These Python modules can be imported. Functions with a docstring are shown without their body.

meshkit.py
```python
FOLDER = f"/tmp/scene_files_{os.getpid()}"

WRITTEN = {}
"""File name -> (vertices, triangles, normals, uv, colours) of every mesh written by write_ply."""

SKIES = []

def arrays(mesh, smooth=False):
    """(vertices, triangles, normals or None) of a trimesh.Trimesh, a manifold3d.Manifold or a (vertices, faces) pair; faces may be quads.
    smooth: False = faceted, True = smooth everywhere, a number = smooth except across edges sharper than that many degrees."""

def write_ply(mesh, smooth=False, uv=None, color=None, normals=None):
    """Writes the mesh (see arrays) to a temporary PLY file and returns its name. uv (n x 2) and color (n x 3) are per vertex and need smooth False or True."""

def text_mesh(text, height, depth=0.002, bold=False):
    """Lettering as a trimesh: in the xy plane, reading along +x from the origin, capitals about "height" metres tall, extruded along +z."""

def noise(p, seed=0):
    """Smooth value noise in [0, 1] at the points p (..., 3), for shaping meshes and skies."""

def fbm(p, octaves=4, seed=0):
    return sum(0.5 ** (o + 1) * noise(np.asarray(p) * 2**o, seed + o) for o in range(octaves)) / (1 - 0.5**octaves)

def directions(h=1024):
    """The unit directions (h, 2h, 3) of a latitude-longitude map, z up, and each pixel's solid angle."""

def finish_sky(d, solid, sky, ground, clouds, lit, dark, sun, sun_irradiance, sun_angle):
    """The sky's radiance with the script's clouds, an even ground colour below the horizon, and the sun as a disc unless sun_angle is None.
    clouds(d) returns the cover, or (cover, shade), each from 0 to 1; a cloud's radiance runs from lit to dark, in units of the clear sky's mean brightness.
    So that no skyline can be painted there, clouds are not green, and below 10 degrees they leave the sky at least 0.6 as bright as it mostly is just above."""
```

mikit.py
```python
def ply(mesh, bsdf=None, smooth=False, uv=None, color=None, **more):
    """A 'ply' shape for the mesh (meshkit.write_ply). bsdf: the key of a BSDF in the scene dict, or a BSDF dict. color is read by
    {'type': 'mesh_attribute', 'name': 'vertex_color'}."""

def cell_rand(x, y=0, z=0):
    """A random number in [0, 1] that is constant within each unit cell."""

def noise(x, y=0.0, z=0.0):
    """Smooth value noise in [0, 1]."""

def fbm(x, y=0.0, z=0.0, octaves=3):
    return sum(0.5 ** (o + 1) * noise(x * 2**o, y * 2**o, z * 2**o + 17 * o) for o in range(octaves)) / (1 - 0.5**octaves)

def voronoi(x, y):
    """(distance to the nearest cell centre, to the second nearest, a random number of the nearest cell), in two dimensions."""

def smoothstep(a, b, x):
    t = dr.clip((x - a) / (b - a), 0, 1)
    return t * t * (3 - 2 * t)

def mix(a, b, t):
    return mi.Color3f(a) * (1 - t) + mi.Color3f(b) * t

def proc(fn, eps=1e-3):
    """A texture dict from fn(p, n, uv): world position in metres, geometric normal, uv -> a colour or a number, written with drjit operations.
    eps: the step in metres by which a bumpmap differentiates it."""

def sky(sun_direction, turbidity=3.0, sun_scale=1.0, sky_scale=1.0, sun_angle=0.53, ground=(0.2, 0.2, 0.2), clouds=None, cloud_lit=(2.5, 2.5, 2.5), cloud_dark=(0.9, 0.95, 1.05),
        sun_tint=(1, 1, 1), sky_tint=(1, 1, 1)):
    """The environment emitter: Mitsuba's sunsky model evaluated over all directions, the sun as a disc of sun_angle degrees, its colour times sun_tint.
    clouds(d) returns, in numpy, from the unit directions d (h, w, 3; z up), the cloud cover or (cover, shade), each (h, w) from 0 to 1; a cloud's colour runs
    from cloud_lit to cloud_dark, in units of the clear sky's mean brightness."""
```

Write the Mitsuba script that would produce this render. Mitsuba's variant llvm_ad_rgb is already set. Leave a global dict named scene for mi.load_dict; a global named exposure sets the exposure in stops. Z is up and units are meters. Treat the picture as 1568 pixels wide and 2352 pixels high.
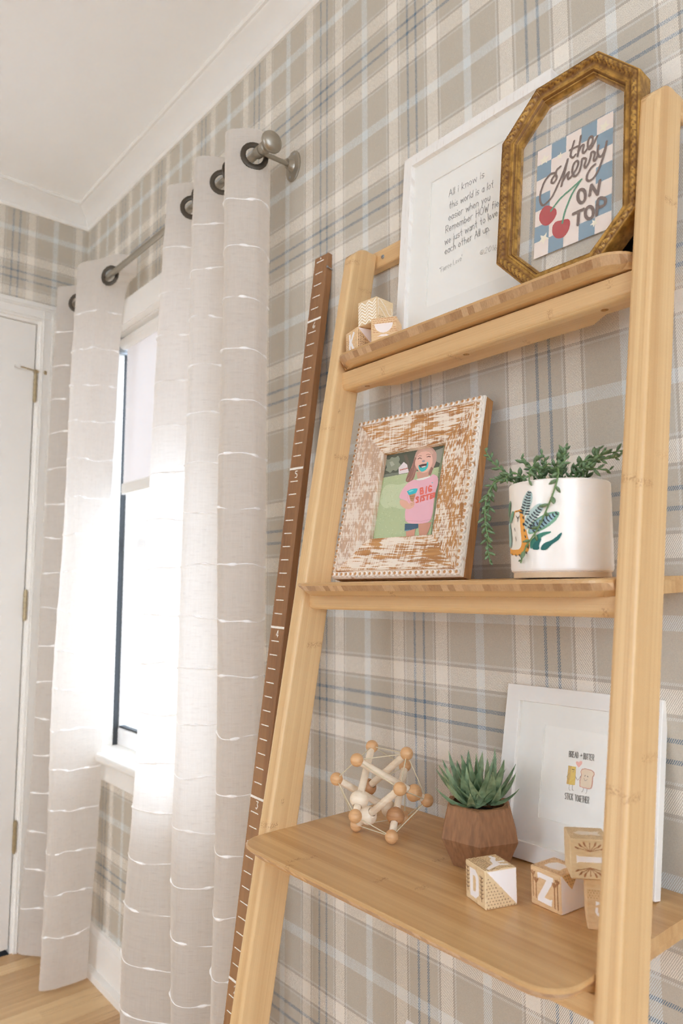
import math, numpy as np, trimesh, mitsuba as mi, mikit, drjit as dr, manifold3d as m3
from mikit import noise, fbm, cell_rand, smoothstep, mix, proc
from shapely.geometry import Polygon, LineString, Point, box as sbox
from shapely import affinity, union_all
T4 = mi.ScalarTransform4f
scene, labels = {'type': 'scene'}, {}
# ---------------------------------------------------------------- camera, sky, exposure
CAM = [2.40268, -0.88074, 1.09056]
FWD = [-0.75764, 0.64363, 0.10827]; UP = [0.08358, -0.06883, 0.99412]
scene['camera'] = {'type': 'thinlens', 'fov': 50.864, 'fov_axis': 'x', 'aperture_radius': 0.0024, 'focus_distance': 1.08, 'near_clip': 0.05, 'far_clip': 100.0,
    'to_world': T4().look_at(origin=CAM, target=[c + f for c, f in zip(CAM, FWD)], up=UP)}
exposure = 1.95
scene['sky'] = mikit.sky([-0.25, -0.7, 0.75], turbidity=4.0, sun_scale=0.0, sky_scale=1.0, ground=(0.70, 0.72, 0.74),
    clouds=lambda d: (np.ones(d.shape[:2]), 0.0 * d[..., 0]), cloud_lit=(7.9, 9.0, 10.5), cloud_dark=(4.8, 5.4, 6.2))
rng = np.random.RandomState(7)
# ---------------------------------------------------------------- helpers
def lin(c):
    c = np.asarray(c, float) / 255.0
    return np.where(c <= 0.04045, c / 12.92, ((c + 0.055) / 1.055) ** 2.4)
def col(c): return mi.Color3f(*[float(x) for x in lin(c)])
def rgb(c): return {'type': 'rgb', 'value': [float(x) for x in lin(c)]}
def mat(name, base, rough=0.6, twosided=True, bump=None, **kw):
    b = {'type': 'principled', 'base_color': base if isinstance(base, dict) else rgb(base), 'roughness': rough, **kw}
    if bump: b = {'type': 'bumpmap', 'bsdf': b, 'scale': 1.0, 'tex': proc(bump, eps=4e-4)}
    scene[name] = {'type': 'twosided', 'bsdf': b} if twosided else b
def add(key, shape, label=None, cat=None, group=None, kind=None):
    k, i = key, 0
    while k in scene: i += 1; k = f'{key}_{i:03d}'
    scene[k] = shape
    tag(k, label, cat, group, kind)
    return k
def tag(k, label=None, cat=None, group=None, kind=None):
    d = {a: b for a, b in (('label', label), ('category', cat), ('group', group), ('kind', kind)) if b}
    if d: labels[k] = d
def cat_(ms): return trimesh.util.concatenate([m for m in ms])
def mf(v, f): return trimesh.Trimesh(np.asarray(v, float), np.asarray(f), process=False)
def from_mani(m):
    q = m.to_mesh(); return trimesh.Trimesh(q.vert_properties[:, :3], q.tri_verts, process=False)
def hull(pts):
    return trimesh.convex.convex_hull(np.asarray(pts, float))
def cbox(lo, hi, c=0.002):
    """box with chamfered edges"""
    lo, hi = np.array(lo, float), np.array(hi, float); c = min(c, (hi - lo).min() * .45)
    p = []
    for s in np.ndindex(2, 2, 2):
        b = np.where(np.array(s) == 1, hi, lo); d = np.where(np.array(s) == 1, -c, c)
        for k in range(3):
            q = b + d; q[k] = b[k]; p.append(q)
    return hull(p)
def rbox(lo, hi, r=0.003, n=3):
    """box with rounded edges"""
    lo, hi = np.array(lo, float), np.array(hi, float); r = min(r, (hi - lo).min() * .49)
    sp = trimesh.creation.icosphere(subdivisions=2 if n > 2 else 1, radius=r).vertices
    return hull(np.vstack([sp + np.where(np.array(s) == 1, hi - r, lo + r) for s in np.ndindex(2, 2, 2)]))
def tube(pts, r, n=8, caps=True):
    P = np.asarray(pts, float); r = np.broadcast_to(np.asarray(r, float), (len(P),))
    t = np.gradient(P, axis=0); t /= np.linalg.norm(t, axis=1, keepdims=True) + 1e-12
    ref = np.array([0, 0, 1.]) if abs(t[0][2]) < .9 else np.array([1., 0, 0])
    V, F = [], []
    for i in range(len(P)):
        a = np.cross(t[i], ref); a /= np.linalg.norm(a) + 1e-12; b = np.cross(t[i], a); ref = np.cross(a, t[i])
        th = np.arange(n) / n * 2 * np.pi
        V.append(P[i] + r[i] * (np.cos(th)[:, None] * a + np.sin(th)[:, None] * b))
    for i in range(len(P) - 1):
        for j in range(n):
            k = (j + 1) % n; F += [[i*n+j, i*n+k, (i+1)*n+k], [i*n+j, (i+1)*n+k, (i+1)*n+j]]
    V = np.vstack(V)
    if caps:
        V = np.vstack([V, P[0], P[-1]]); a, b = len(V) - 2, len(V) - 1
        for j in range(n):
            k = (j + 1) % n; F += [[a, k, j], [b, (len(P)-1)*n+j, (len(P)-1)*n+k]]
    m = mf(V, F); m.fix_normals(); return m
def lathe(prof, n=32):
    return trimesh.creation.revolve(np.asarray(prof, float), sections=n)
def extr(poly, h):
    return trimesh.creation.extrude_polygon(poly, h, engine='earcut')
def mv(m, t=(0, 0, 0), rz=0.0):
    m = m.copy(); m.apply_transform(trimesh.transformations.rotation_matrix(rz, [0, 0, 1])); m.apply_translation(t); return m
def cyl(p, q, r, n=16): return tube([p, q], r, n)
def catmull(P, n):
    P = np.asarray(P, float); Q = np.vstack([2*P[0]-P[1], P, 2*P[-1]-P[-2]]); out = []
    t = np.linspace(0, len(P) - 1 - 1e-9, n); i = t.astype(int); f = (t - i)[:, None]
    a, b, c, d = Q[i], Q[i+1], Q[i+2], Q[i+3]
    return .5 * (2*b + (c-a)*f + (2*a-5*b+4*c-d)*f**2 + (3*b-a-3*c+d)*f**3)
def cross(pts):
    P = Polygon(pts); c = np.array(P.exterior.coords)[:-1]
    return m3.CrossSection([c if P.exterior.is_ccw else c[::-1]])
class Plane:
    """a leaning rectangle: u along its width, v up its face, w out of its front"""
    def __init__(s, x0, y0, z0, yaw, lean):
        s.o = np.array([x0, y0, z0]); s.a = np.array([math.cos(yaw), math.sin(yaw), 0])
        s.b = np.array([-math.sin(yaw)*math.sin(lean), math.cos(yaw)*math.sin(lean), math.cos(lean)]); s.n = np.cross(s.a, s.b)
        s.M = np.eye(4); s.M[:3, 0], s.M[:3, 1], s.M[:3, 2], s.M[:3, 3] = s.a, s.b, s.n, s.o
    def put(s, m): m = m.copy(); m.apply_transform(s.M); return m
    def pt(s, q): q = np.asarray(q, float); return s.o + q[:, :1]*s.a + q[:, 1:2]*s.b + q[:, 2:3]*s.n
    def sub(s, w): r = Plane(0, 0, 0, 0, 0); r.a, r.b, r.n, r.o = s.a, s.b, s.n, s.o + w*s.n; r.M = s.M.copy(); r.M[:3, 3] = r.o; return r
def soften(p, n=2):
    """corner cutting of a closed outline"""
    p = np.asarray(p, float)
    for _ in range(n): q = np.roll(p, -1, 0); p = np.stack([p*.78 + q*.22, p*.22 + q*.78], 1).reshape(-1, 2)
    return p
def tri2(q):
    """triangles of a polygon without slivers"""
    v, f = trimesh.creation.triangulate_polygon(q, engine='earcut'); v = np.asarray(v)[:, :2]
    e = np.stack([v[f[:, (k+1) % 3]] - v[f[:, k]] for k in range(3)], 1); ar = abs(e[:, 0, 0]*e[:, 1, 1] - e[:, 0, 1]*e[:, 1, 0])
    return v, f[ar / np.linalg.norm(e, axis=2).max(1) > 4e-6]
class Print:
    """flat print: coloured polygons and strokes in layers, one mesh with a colour per vertex"""
    def __init__(s): s.V, s.F, s.C, s.n, s.l = [], [], [], 0, 0
    def poly(s, g, c, seg=None):
        if not isinstance(g, (Polygon,)) and not hasattr(g, 'geoms'): g = Polygon(g)
        if not g.is_valid: g = g.buffer(0)
        if seg:                  # narrow upright strips, so that the print can bend round a pot
            x0, y0, x1, y1 = g.bounds
            for x in np.arange(x0, x1, seg): n0 = s.l; s.poly(g.intersection(sbox(x, y0, min(x + seg, x1), y1)), c); s.l = n0
            s.l += 1; return s
        for q in getattr(g, 'geoms', [g]):
            if q.is_empty or q.area < 1e-10 or not hasattr(q, 'exterior'): continue
            if q.area > 1e-5:      # an underlay cut into other triangles, so that no seam shows what lies below
                v, f = tri2(q.segmentize(math.sqrt(q.area) / 3.3))
                s.V.append(np.c_[v, np.full(len(v), s.l - .5)]); s.F.append(f + s.n); s.C.append(np.tile(lin(c), (len(v), 1))); s.n += len(v)
            v, f = tri2(q)
            s.V.append(np.c_[v, np.full(len(v), s.l)]); s.F.append(f + s.n); s.C.append(np.tile(lin(c), (len(v), 1))); s.n += len(v)
        s.l += 1; return s
    def line(s, pts, w, c): return s.poly(LineString(pts).buffer(w / 2, quad_segs=3) if len(pts) > 1 else Point(pts[0]).buffer(w/2), c)
    def lines(s, many, w, c):
        return s.poly(union_all([LineString(p).buffer(w/2, quad_segs=3) for p in many]), c)
    def mesh(s, fn, bsdf='mat_print', dl=0.00003):
        V = np.vstack(s.V); return mikit.ply(mf(fn(V[:, :2], V[:, 2] * dl), np.vstack(s.F)), bsdf, smooth=False, color=np.vstack(s.C))
    def on(s, pl, bsdf='mat_print', dl=0.00003): return s.mesh(lambda uv, w: pl.pt(np.c_[uv, w]), bsdf, dl)
GLY = {'A':'0d3n6d 1h5h','l':'0n0d','i':'0j0d 0l0m','k':'0n0d 4j0g4d','n':'0d0j 0h2j4i4d','o':'2j0h0f2d4f4h2j','w':'0j1d3i5d6j','s':'4i2j0h4f2d0e','t':'2n2e3d 0j4j','h':'0n0d 0h2j4h4d','r':'0j0d 0h1j3j',
 'd':'4n4d 4h2j0h0f2d4f','a':'4j4d 4h2j0h0f2d4f','e':'0g4g4h2j0h0f2d4e','y':'0j2e 4j1a','u':'0j0f2d4f 4j4d','R':'0d0n 0n4n5l4i0h 2h5d','m':'0d0j 0h1j3i3d 3h4j6i6d','b':'0n0d 0h2j4h4f2d0f','H':'0d0n 5d5n 0i5i',
 'O':'3n1m0k0g1e3d5e6g6k5m3n','W':'0n2d3k5d7n','f':'3m2n1l1d 0j3j','c':'4i2j0h0f2d4e','v':'0j2d4j','L':'0n0d4d','p':'0j0a 0h2j4h4f2d0f','j':'1j1b0a 1l1m','.':'0d0e','2':'0l2n4l4j0d4d','0':'2n0k0g2d4g4k2n','1':'0l1n1d',
 '6':'3n0h0f2d4f4g2h0g','"':'0n0l 1n1l','F':'0d0n4n 0i3i','\u00a9':'3l1k0h1e3d5e6h5k3l 4i3j2h3f4g','B':'0d0n 0n3n4l3i0i 3i4g3d0d','E':'4d0d0n4n 0i3i','D':'0d0n 0n2n4l4f2d0d','T':'0n4n 2n2d','U':'0n0f2d4f4n','S':'4m2n0l4g2d0e',
 'I':'0d0n','C':'4m2n0k0g2d4e','K':'0d0n 4n0h 1i4d','G':'4m2n0k0g2d4f4i2i','+':'0i4i 2e2m','Z':'0n4n0d4d','3':'0n4n2j4h2d0e','4':'3d3n0g4g','5':'4n0n0j3j4g3d0d'}
def text_lines(t):
    """single-stroke lettering: polylines, baseline at 0, capitals 1 tall"""
    out, x = [], 0.0
    for ch in t:
        if ch == ' ': x += .42; continue
        w = 0
        for part in GLY[ch].split():
            q = [(int(part[i]), ord(part[i+1]) - 100) for i in range(0, len(part), 2)]; w = max(w, max(a for a, _ in q))
            out.append([(x + a * .1, b * .1) for a, b in q])
        x += w * .1 + .2
    return out, x - .2
def fit_text(t, p0, p1, h):
    """lettering between two baseline points, h tall"""
    L, w = text_lines(t); p0, p1 = np.array(p0), np.array(p1); d = p1 - p0; n = np.array([-d[1], d[0]]) / np.linalg.norm(d) * h
    return [[tuple(p0 + d * a / w + n * b) for a, b in l] for l in L]
# ---------------------------------------------------------------- materials
PX, PZ, X0, Z0 = 0.254, 0.30598, 1.43787, 2.2735
def band(a, lo, hi): return dr.select((a > lo) & (a < hi), 1.0, 0.0)
def stripes(t):
    """thread colours across one repeat of the plaid; t in repeats, 0 = pale blue stripe"""
    f = dr.abs(t - dr.floor(t + 0.5)); r = t - dr.floor(t)
    c = col((186, 177, 162))
    c = mix(c, col((208, 212, 210)), band(f, 0.0, 0.031))
    c = mix(c, col((210, 209, 204)), 0.75 * band(f, 0.234, 0.246))
    c = mix(c, col((168, 158, 146)), 0.8 * (band(f, 0.246, 0.26) + band(f, 0.356, 0.37)))
    c = mix(c, col((230, 222, 209)), band(f, 0.26, 0.356))
    c = mix(c, col((210, 209, 204)), 0.75 * band(f, 0.37, 0.382))
    c = mix(c, col((100, 118, 134)), band(dr.abs(r - 0.459), 0.0, 0.0095) + band(dr.abs(r - 0.541), 0.0, 0.0095))
    return c
def plaid(u, v, s, z):
    tw = (z * 0.62 - s) / 0.0026
    tw = dr.abs(tw - dr.floor(tw) - 0.5) * 2
    w = smoothstep(0.38, 0.62, tw)
    c = mix(stripes(v), stripes(u), w)
    g = 0.93 + 0.14 * noise(s * 1500, z * 1500)
    return c * g
def plaid_back(p, n, uv): return plaid((p.x - X0) / PX, (p.z - Z0) / PZ, p.x, p.z)
def plaid_left(p, n, uv): return plaid((p.y + 0.112) / PX, (p.z - Z0) / PZ, -p.y, p.z)
mat('mat_paper_back', proc(plaid_back), 0.75); mat('mat_paper_left', proc(plaid_left), 0.75)
mat('mat_paper_inset', proc(lambda p, n, uv: plaid((p.x - 1.968) / PX, (p.z - 1.716) / PZ + 0.5, p.x, p.z)), 0.75)
mat('mat_print', {'type': 'mesh_attribute', 'name': 'vertex_color'}, 0.6)
mat('mat_paint', (233, 230, 224), 0.42); mat('mat_ceiling', (245, 245, 243), 0.8); mat('mat_white', (230, 227, 221), 0.38)
def pickled(p, n, uv):
    return mix(col((232, 228, 222)), col((216, 206, 197)), smoothstep(0.55, 0.9, fbm(p.x * 60, p.z * 60 + p.y * 30, p.x * 400)) * 0.8)
mat('mat_pickled', proc(pickled), 0.5)
mat('mat_mat', (231, 229, 223), 0.9); mat('mat_paper', (236, 234, 228), 0.9)
def bamboo(a, b, c, k=1.0):
    """a along the grain, b and c across, metres"""
    st = cell_rand(dr.floor(b / 0.0052), dr.floor(c / 0.019), 3)
    fib = fbm(a * 7, b * 1150, c * 1150)
    br = noise(a * 1.7 + 31 * cell_rand(dr.floor(b / 0.021), dr.floor(c / 0.05)), b * 110, c * 60)
    t = 0.34 * st + 0.42 * fib + 0.36 * br - 0.08
    cc = mix(col((226, 193, 144)), col((194, 149, 97)), dr.clip(t, 0, 1))
    jj = dr.floor(b / 0.021) + 7 * dr.floor(c / 0.03)
    ph = a / 0.31 + cell_rand(jj, 5) * 3
    q = dr.abs(ph - dr.floor(ph) - 0.5) * 0.31
    node = smoothstep(0.007, 0.001, q) * smoothstep(0.42, 0.7, noise(a * 900, b * 700, c * 700)) * smoothstep(0.35, 0.6, cell_rand(dr.floor(ph), jj))
    return mix(cc, col((160, 108, 58)), node * 0.5) * k
def bam_leg(p, n, uv): return bamboo(p.z, p.x + 0.003, p.y - 0.1825 * p.z)
def bam_x(p, n, uv): return bamboo(p.x, p.z, p.y + 0.01)
def bam_shelf(p, n, uv):
    base = bamboo(p.x, p.y, p.z, 0.86)
    k = p.x + 0.35 * p.y
    st = cell_rand(dr.floor(k / 0.0105 + 0.35 * noise(k * 60)), 9)
    end = mix(col((216, 184, 146)), col((165, 124, 88)), 0.75 * st + 0.25 * noise(k * 900, p.z * 500))
    h = uv.y
    bev = dr.select((n.z < -0.12) & (n.z > -0.93), 1.0, 0.0) * smoothstep(0.1, 0.14, h) * smoothstep(0.66, 0.6, h)
    base = base * mi.Color3f(0.95, 0.88, 0.80)
    return mix(base, end, bev * 0.9)
mat('mat_bamboo_leg', proc(bam_leg), 0.36); mat('mat_bamboo_x', proc(bam_x), 0.36); mat('mat_bamboo_shelf', proc(bam_shelf), 0.34)
def walnut(p, n, uv):
    f = fbm(p.z * 6, p.x * 420, p.y * 300); g = noise(p.z * 2.5, p.x * 60, p.y * 40)
    c = mix(col((164, 118, 76)), col((116, 78, 48)), dr.clip(0.55 * f + 0.6 * g - 0.1, 0, 1))
    return mix(c, col((170, 128, 88)), smoothstep(0.95, 0.72, p.z) * 0.55 * smoothstep(0.3, 0.6, noise(p.z * 9, p.x * 40) + 0.2))
mat('mat_walnut', proc(walnut), 0.45)
def oakfloor(p, n, uv):
    i = dr.floor(p.x / 0.057); j = dr.floor((p.y + 9 + 0.9 * cell_rand(i, 2)) / 0.83)
    t = cell_rand(i, j, 5); f = fbm(p.y * 5, p.x * 130 + 9 * t, t * 40); g = noise(p.y * 4 + 20 * t, p.x * 45)
    c = mix(col((222, 190, 144)), col((172, 132, 90)), dr.clip(0.62 * t + 0.38 * f - 0.05, 0, 1))
    return mix(c, col((134, 100, 66)), smoothstep(0.62, 0.86, 0.5 * g + 0.5 * fbm(p.y * 14, p.x * 260, t * 9)) * 0.5)
mat('mat_floor', proc(oakfloor), 0.38)
def linen(p, n, uv):
    a = noise(uv.x * 1900, uv.y * 40); b = noise(uv.x * 40, uv.y * 1900); sl = smoothstep(0.74, 0.9, noise(uv.x * 70, uv.y * 1100))
    v = 0.5 * a + 0.5 * b
    c = mix(col((245, 239, 232)), col((234, 227, 219)), dr.clip(v * 1.1 - .1, 0, 1))
    return mix(c, col((202, 190, 182)), 0.22 * sl)
scene['mat_linen'] = {'type': 'principledthin', 'base_color': proc(linen), 'roughness': 0.9, 'spec_trans': 0.0, 'diff_trans': 1.1, 'eta': 1.1}
mat('mat_slub', (254, 253, 251), 0.8)
scene['mat_shade'] = {'type': 'principledthin', 'base_color': rgb((238, 234, 234)), 'roughness': 0.9, 'spec_trans': 0.0, 'diff_trans': 0.16, 'eta': 1.1}
mat('mat_nickel', (172, 164, 150), 0.36, metallic=0.9); mat('mat_bronze', (88, 80, 70), 0.42, metallic=0.8); mat('mat_steel', (170, 172, 175), 0.3, metallic=0.9)
mat('mat_brass', (176, 158, 124), 0.4, metallic=0.7); mat('mat_dark', (28, 26, 26), 0.7); mat('mat_track', (52, 56, 58), 0.55); mat('mat_vinyl', (240, 240, 240), 0.35); mat('mat_galv', (160, 165, 168), 0.4, metallic=0.5)
scene['mat_pane'] = {'type': 'thindielectric', 'int_ior': 1.5}
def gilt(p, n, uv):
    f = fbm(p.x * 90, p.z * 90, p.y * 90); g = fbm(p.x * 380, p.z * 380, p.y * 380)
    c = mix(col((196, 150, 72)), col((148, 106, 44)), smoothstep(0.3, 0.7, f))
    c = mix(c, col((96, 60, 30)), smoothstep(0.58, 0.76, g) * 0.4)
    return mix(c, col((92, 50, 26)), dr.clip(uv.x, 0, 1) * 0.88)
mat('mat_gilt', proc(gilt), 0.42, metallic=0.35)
def whitewash(a, b, c):
    s = fbm(a * 26, b * 520, c * 520); l = fbm(a * 42 + 3, b * 60, c * 60); x = noise(a * 700, b * 26)
    w = smoothstep(0.44, 0.6, 0.52 * s + 0.38 * l + 0.12 * x)
    wood = mix(col((196, 146, 92)), col((160, 108, 62)), noise(a * 12, b * 300))
    return mix(wood, col((236, 224, 207)), w * 0.92)
mat('mat_wash_x', proc(lambda p, n, uv: whitewash(p.x, p.z, p.y)), 0.75); mat('mat_wash_z', proc(lambda p, n, uv: whitewash(p.z, p.x, p.y)), 0.75)
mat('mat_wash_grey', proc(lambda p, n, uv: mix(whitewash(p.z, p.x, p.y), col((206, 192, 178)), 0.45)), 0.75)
def rimwash(p, n, uv):
    return mix(col((238, 228, 214)), col((178, 126, 78)), smoothstep(0.62, 0.8, fbm(p.x * 90, p.z * 90, p.y * 160)))
mat('mat_rim', proc(rimwash), 0.75)
def rawwood(p, n, uv): return mix(col((196, 146, 92)), col((140, 92, 52)), fbm(p.z * 12, p.x * 200, p.y * 200))
mat('mat_rawwood', proc(rawwood), 0.7)
mat('mat_ceramic', (240, 232, 222), 0.24, clearcoat=0.3, clearcoat_gloss=0.8)
mat('mat_clay', (206, 178, 146), 0.8); mat('mat_soil', (46, 38, 32), 0.95)
def leafy(p, n, uv): return mix(col((74, 100, 68)), col((126, 150, 108)), fbm(p.x * 110, p.z * 110, p.y * 110))
def agave(p, n, uv): return mix(col((84, 112, 80)), col((150, 170, 132)), smoothstep(0.25, 0.75, fbm(p.x * 70, p.z * 70, p.y * 70)))
for nm, fn in (('mat_bead', leafy), ('mat_agave', agave)):
    mat(nm, proc(fn), 0.45)
mat('mat_stem', (108, 136, 84), 0.6)
def beech(p, n, uv): return mix(col((222, 180, 132)), col((196, 146, 98)), fbm(p.x * 60, p.y * 60, p.z * 320))
def palewood(p, n, uv): return mix(col((240, 226, 204)), col((222, 202, 174)), fbm(p.x * 60, p.y * 60, p.z * 260))
def tanwood(p, n, uv): return mix(col((200, 152, 108)), col((172, 122, 80)), fbm(p.x * 60, p.y * 60, p.z * 320))
def cubewood(p, n, uv): return mix(col((232, 200, 158)), col((208, 168, 120)), fbm(p.x * 160, p.y * 160, p.z * 500))
def cubepale(p, n, uv): return mix(col((230, 206, 168)), col((206, 176, 130)), fbm(p.x * 160, p.y * 160, p.z * 500))
mat('mat_beech', proc(beech), 0.4); mat('mat_pale', proc(palewood), 0.4); mat('mat_tan', proc(tanwood), 0.45); mat('mat_cube', proc(cubewood), 0.5); mat('mat_cubepale', proc(cubepale), 0.5)
mat('mat_cord', (206, 194, 164), 0.8)
def geowood(p, n, uv):
    f = fbm(p.x * 420, p.y * 420, p.z * 26); c = mix(col((158, 114, 78)), col((122, 84, 56)), f)
    return mix(c, col((98, 70, 52)), smoothstep(0.6, 0.85, noise(p.x * 240, p.y * 240, p.z * 22)) * 0.35)
mat('mat_geo', proc(geowood), 0.7)
# ---------------------------------------------------------------- the room
RX, RY, CH = 3.75, -4.3, 2.411                     # right wall, rear of the room, ceiling height
WX0, WX1, WZ0, WZ1 = 0.25, 0.965, 0.625, 1.89        # window opening
DY0, DY1, DZ = -0.975, -0.158, 1.972              # door opening in the left wall
def wall_xz(x0, x1, z0, z1, y0, y1): return trimesh.creation.box(bounds=[[x0, y0, z0], [x1, y1, z1]])
wb = cat_([wall_xz(0, WX0, 0, CH, 0, .12), wall_xz(WX1, RX, 0, CH, 0, .12), wall_xz(WX0, WX1, 0, WZ0, 0, .12), wall_xz(WX0, WX1, WZ1, CH, 0, .12)])
add('wall_back', mikit.ply(wb, 'mat_paper_back'), 'plaid papered wall in taupe, cream and blue, with the window', kind='structure')
wl = cat_([wall_xz(-.12, 0, 0, CH, DY1, 0.12), wall_xz(-.12, 0, DZ, CH, DY0, DY1), wall_xz(-.12, 0, 0, CH, RY, DY0)])
add('wall_left', mikit.ply(wl, 'mat_paper_left'), 'plaid papered wall with the white door', kind='structure')
# the right wall has a wide window, the rear of the room is open to daylight
wr = cat_([wall_xz(RX, RX+.12, 0, CH, -.6, .12), wall_xz(RX, RX+.12, 0, .55, -2.4, -.6), wall_xz(RX, RX+.12, 2.2, CH, -2.4, -.6), wall_xz(RX, RX+.12, 0, CH, RY, -2.4)])
add('wall_right', mikit.ply(wr, 'mat_ceiling'), 'plain wall at the right of the room', kind='structure')
wq = cat_([wall_xz(-.12, RX+.12, 0, .5, RY-.12, RY), wall_xz(-.12, RX+.12, 2.25, CH, RY-.12, RY), wall_xz(-.12, .25, .5, 2.25, RY-.12, RY), wall_xz(RX-2.1, RX+.12, .5, 2.25, RY-.12, RY)])
add('wall_rear', mikit.ply(wq, 'mat_ceiling'), 'plain wall behind the viewer with a wide window opening', kind='structure')
add('ceiling', mikit.ply(trimesh.creation.box(bounds=[[-.12, RY-.12, CH], [RX+.12, .12, CH+.1]]), 'mat_ceiling'), 'smooth white ceiling', kind='structure')
# floor: oak strips running towards the window wall
add('floor', mikit.ply(trimesh.creation.box(bounds=[[-.12, RY-.12, -.06], [RX+.12, .12, -.012]]), 'mat_dark'), 'oak strip floor', kind='structure')
cr = lambda i, s: float(np.random.RandomState(1000 * s + i).rand())
strip = {}
for i in range(int(RX / .057) + 1):
    x0 = i * .057; off = -RY * 0 - .9 * cr(i, 2); y = RY + off
    while y < 0:
        a, b = max(y, RY), min(y + .83, 0.0); y += .83
        if b - a < .02: continue
        k = (round(b - a, 2),)
        if k not in strip: strip[k] = mikit.ply(cbox((0.0004, 0.0004, -.012), (.0566, k[0] - .0004, 0), .0008), 'mat_floor')
        if x0 > 1.9 and b < -1.2: continue
        add('floor__plank', {**strip[k], 'to_world': T4().translate([x0, a, 0])})
add('floor__plank', mikit.ply(trimesh.creation.box(bounds=[[1.94, RY, -.0125], [RX, -1.1, -.001]]), 'mat_floor'))
# crown moulding: a cove profile swept along the two walls
prof = [(a*.72, b*.704) for a, b in [(0, 0), (.008, 0), (.012, .006), (.012, .016), (.016, .02), (.02, .028), (.032, .05), (.05, .068), (.066, .078), (.07, .084), (.078, .086), (.082, .092), (.082, .098), (0, .098)]]
def sweep_profile(p, length, mitre):
    """p: (out from wall, up); runs along +s; mitre at s = 0"""
    n = len(p); V = [(a * mitre, a, b) for a, b in p] + [(length, a, b) for a, b in p]
    F = []
    for i in range(n):
        j = (i + 1) % n; F += [[i, j, n+j], [i, n+j, n+i]]
    m = mf(V, F); return m
c1 = sweep_profile(prof, RX, 1); V = c1.vertices; add('trim_1', mikit.ply(mf(np.c_[V[:, 0], -V[:, 1], V[:, 2] + 2.342], c1.faces), 'mat_paint', smooth=35), 'white crown moulding along the papered window wall', kind='structure')
c2 = sweep_profile(prof, -RY, 1); V = c2.vertices; add('trim_2', mikit.ply(mf(np.c_[V[:, 1], -V[:, 0], V[:, 2] + 2.342], c2.faces[:, ::-1]), 'mat_paint', smooth=35), 'white crown moulding above the door', kind='structure')
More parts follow.
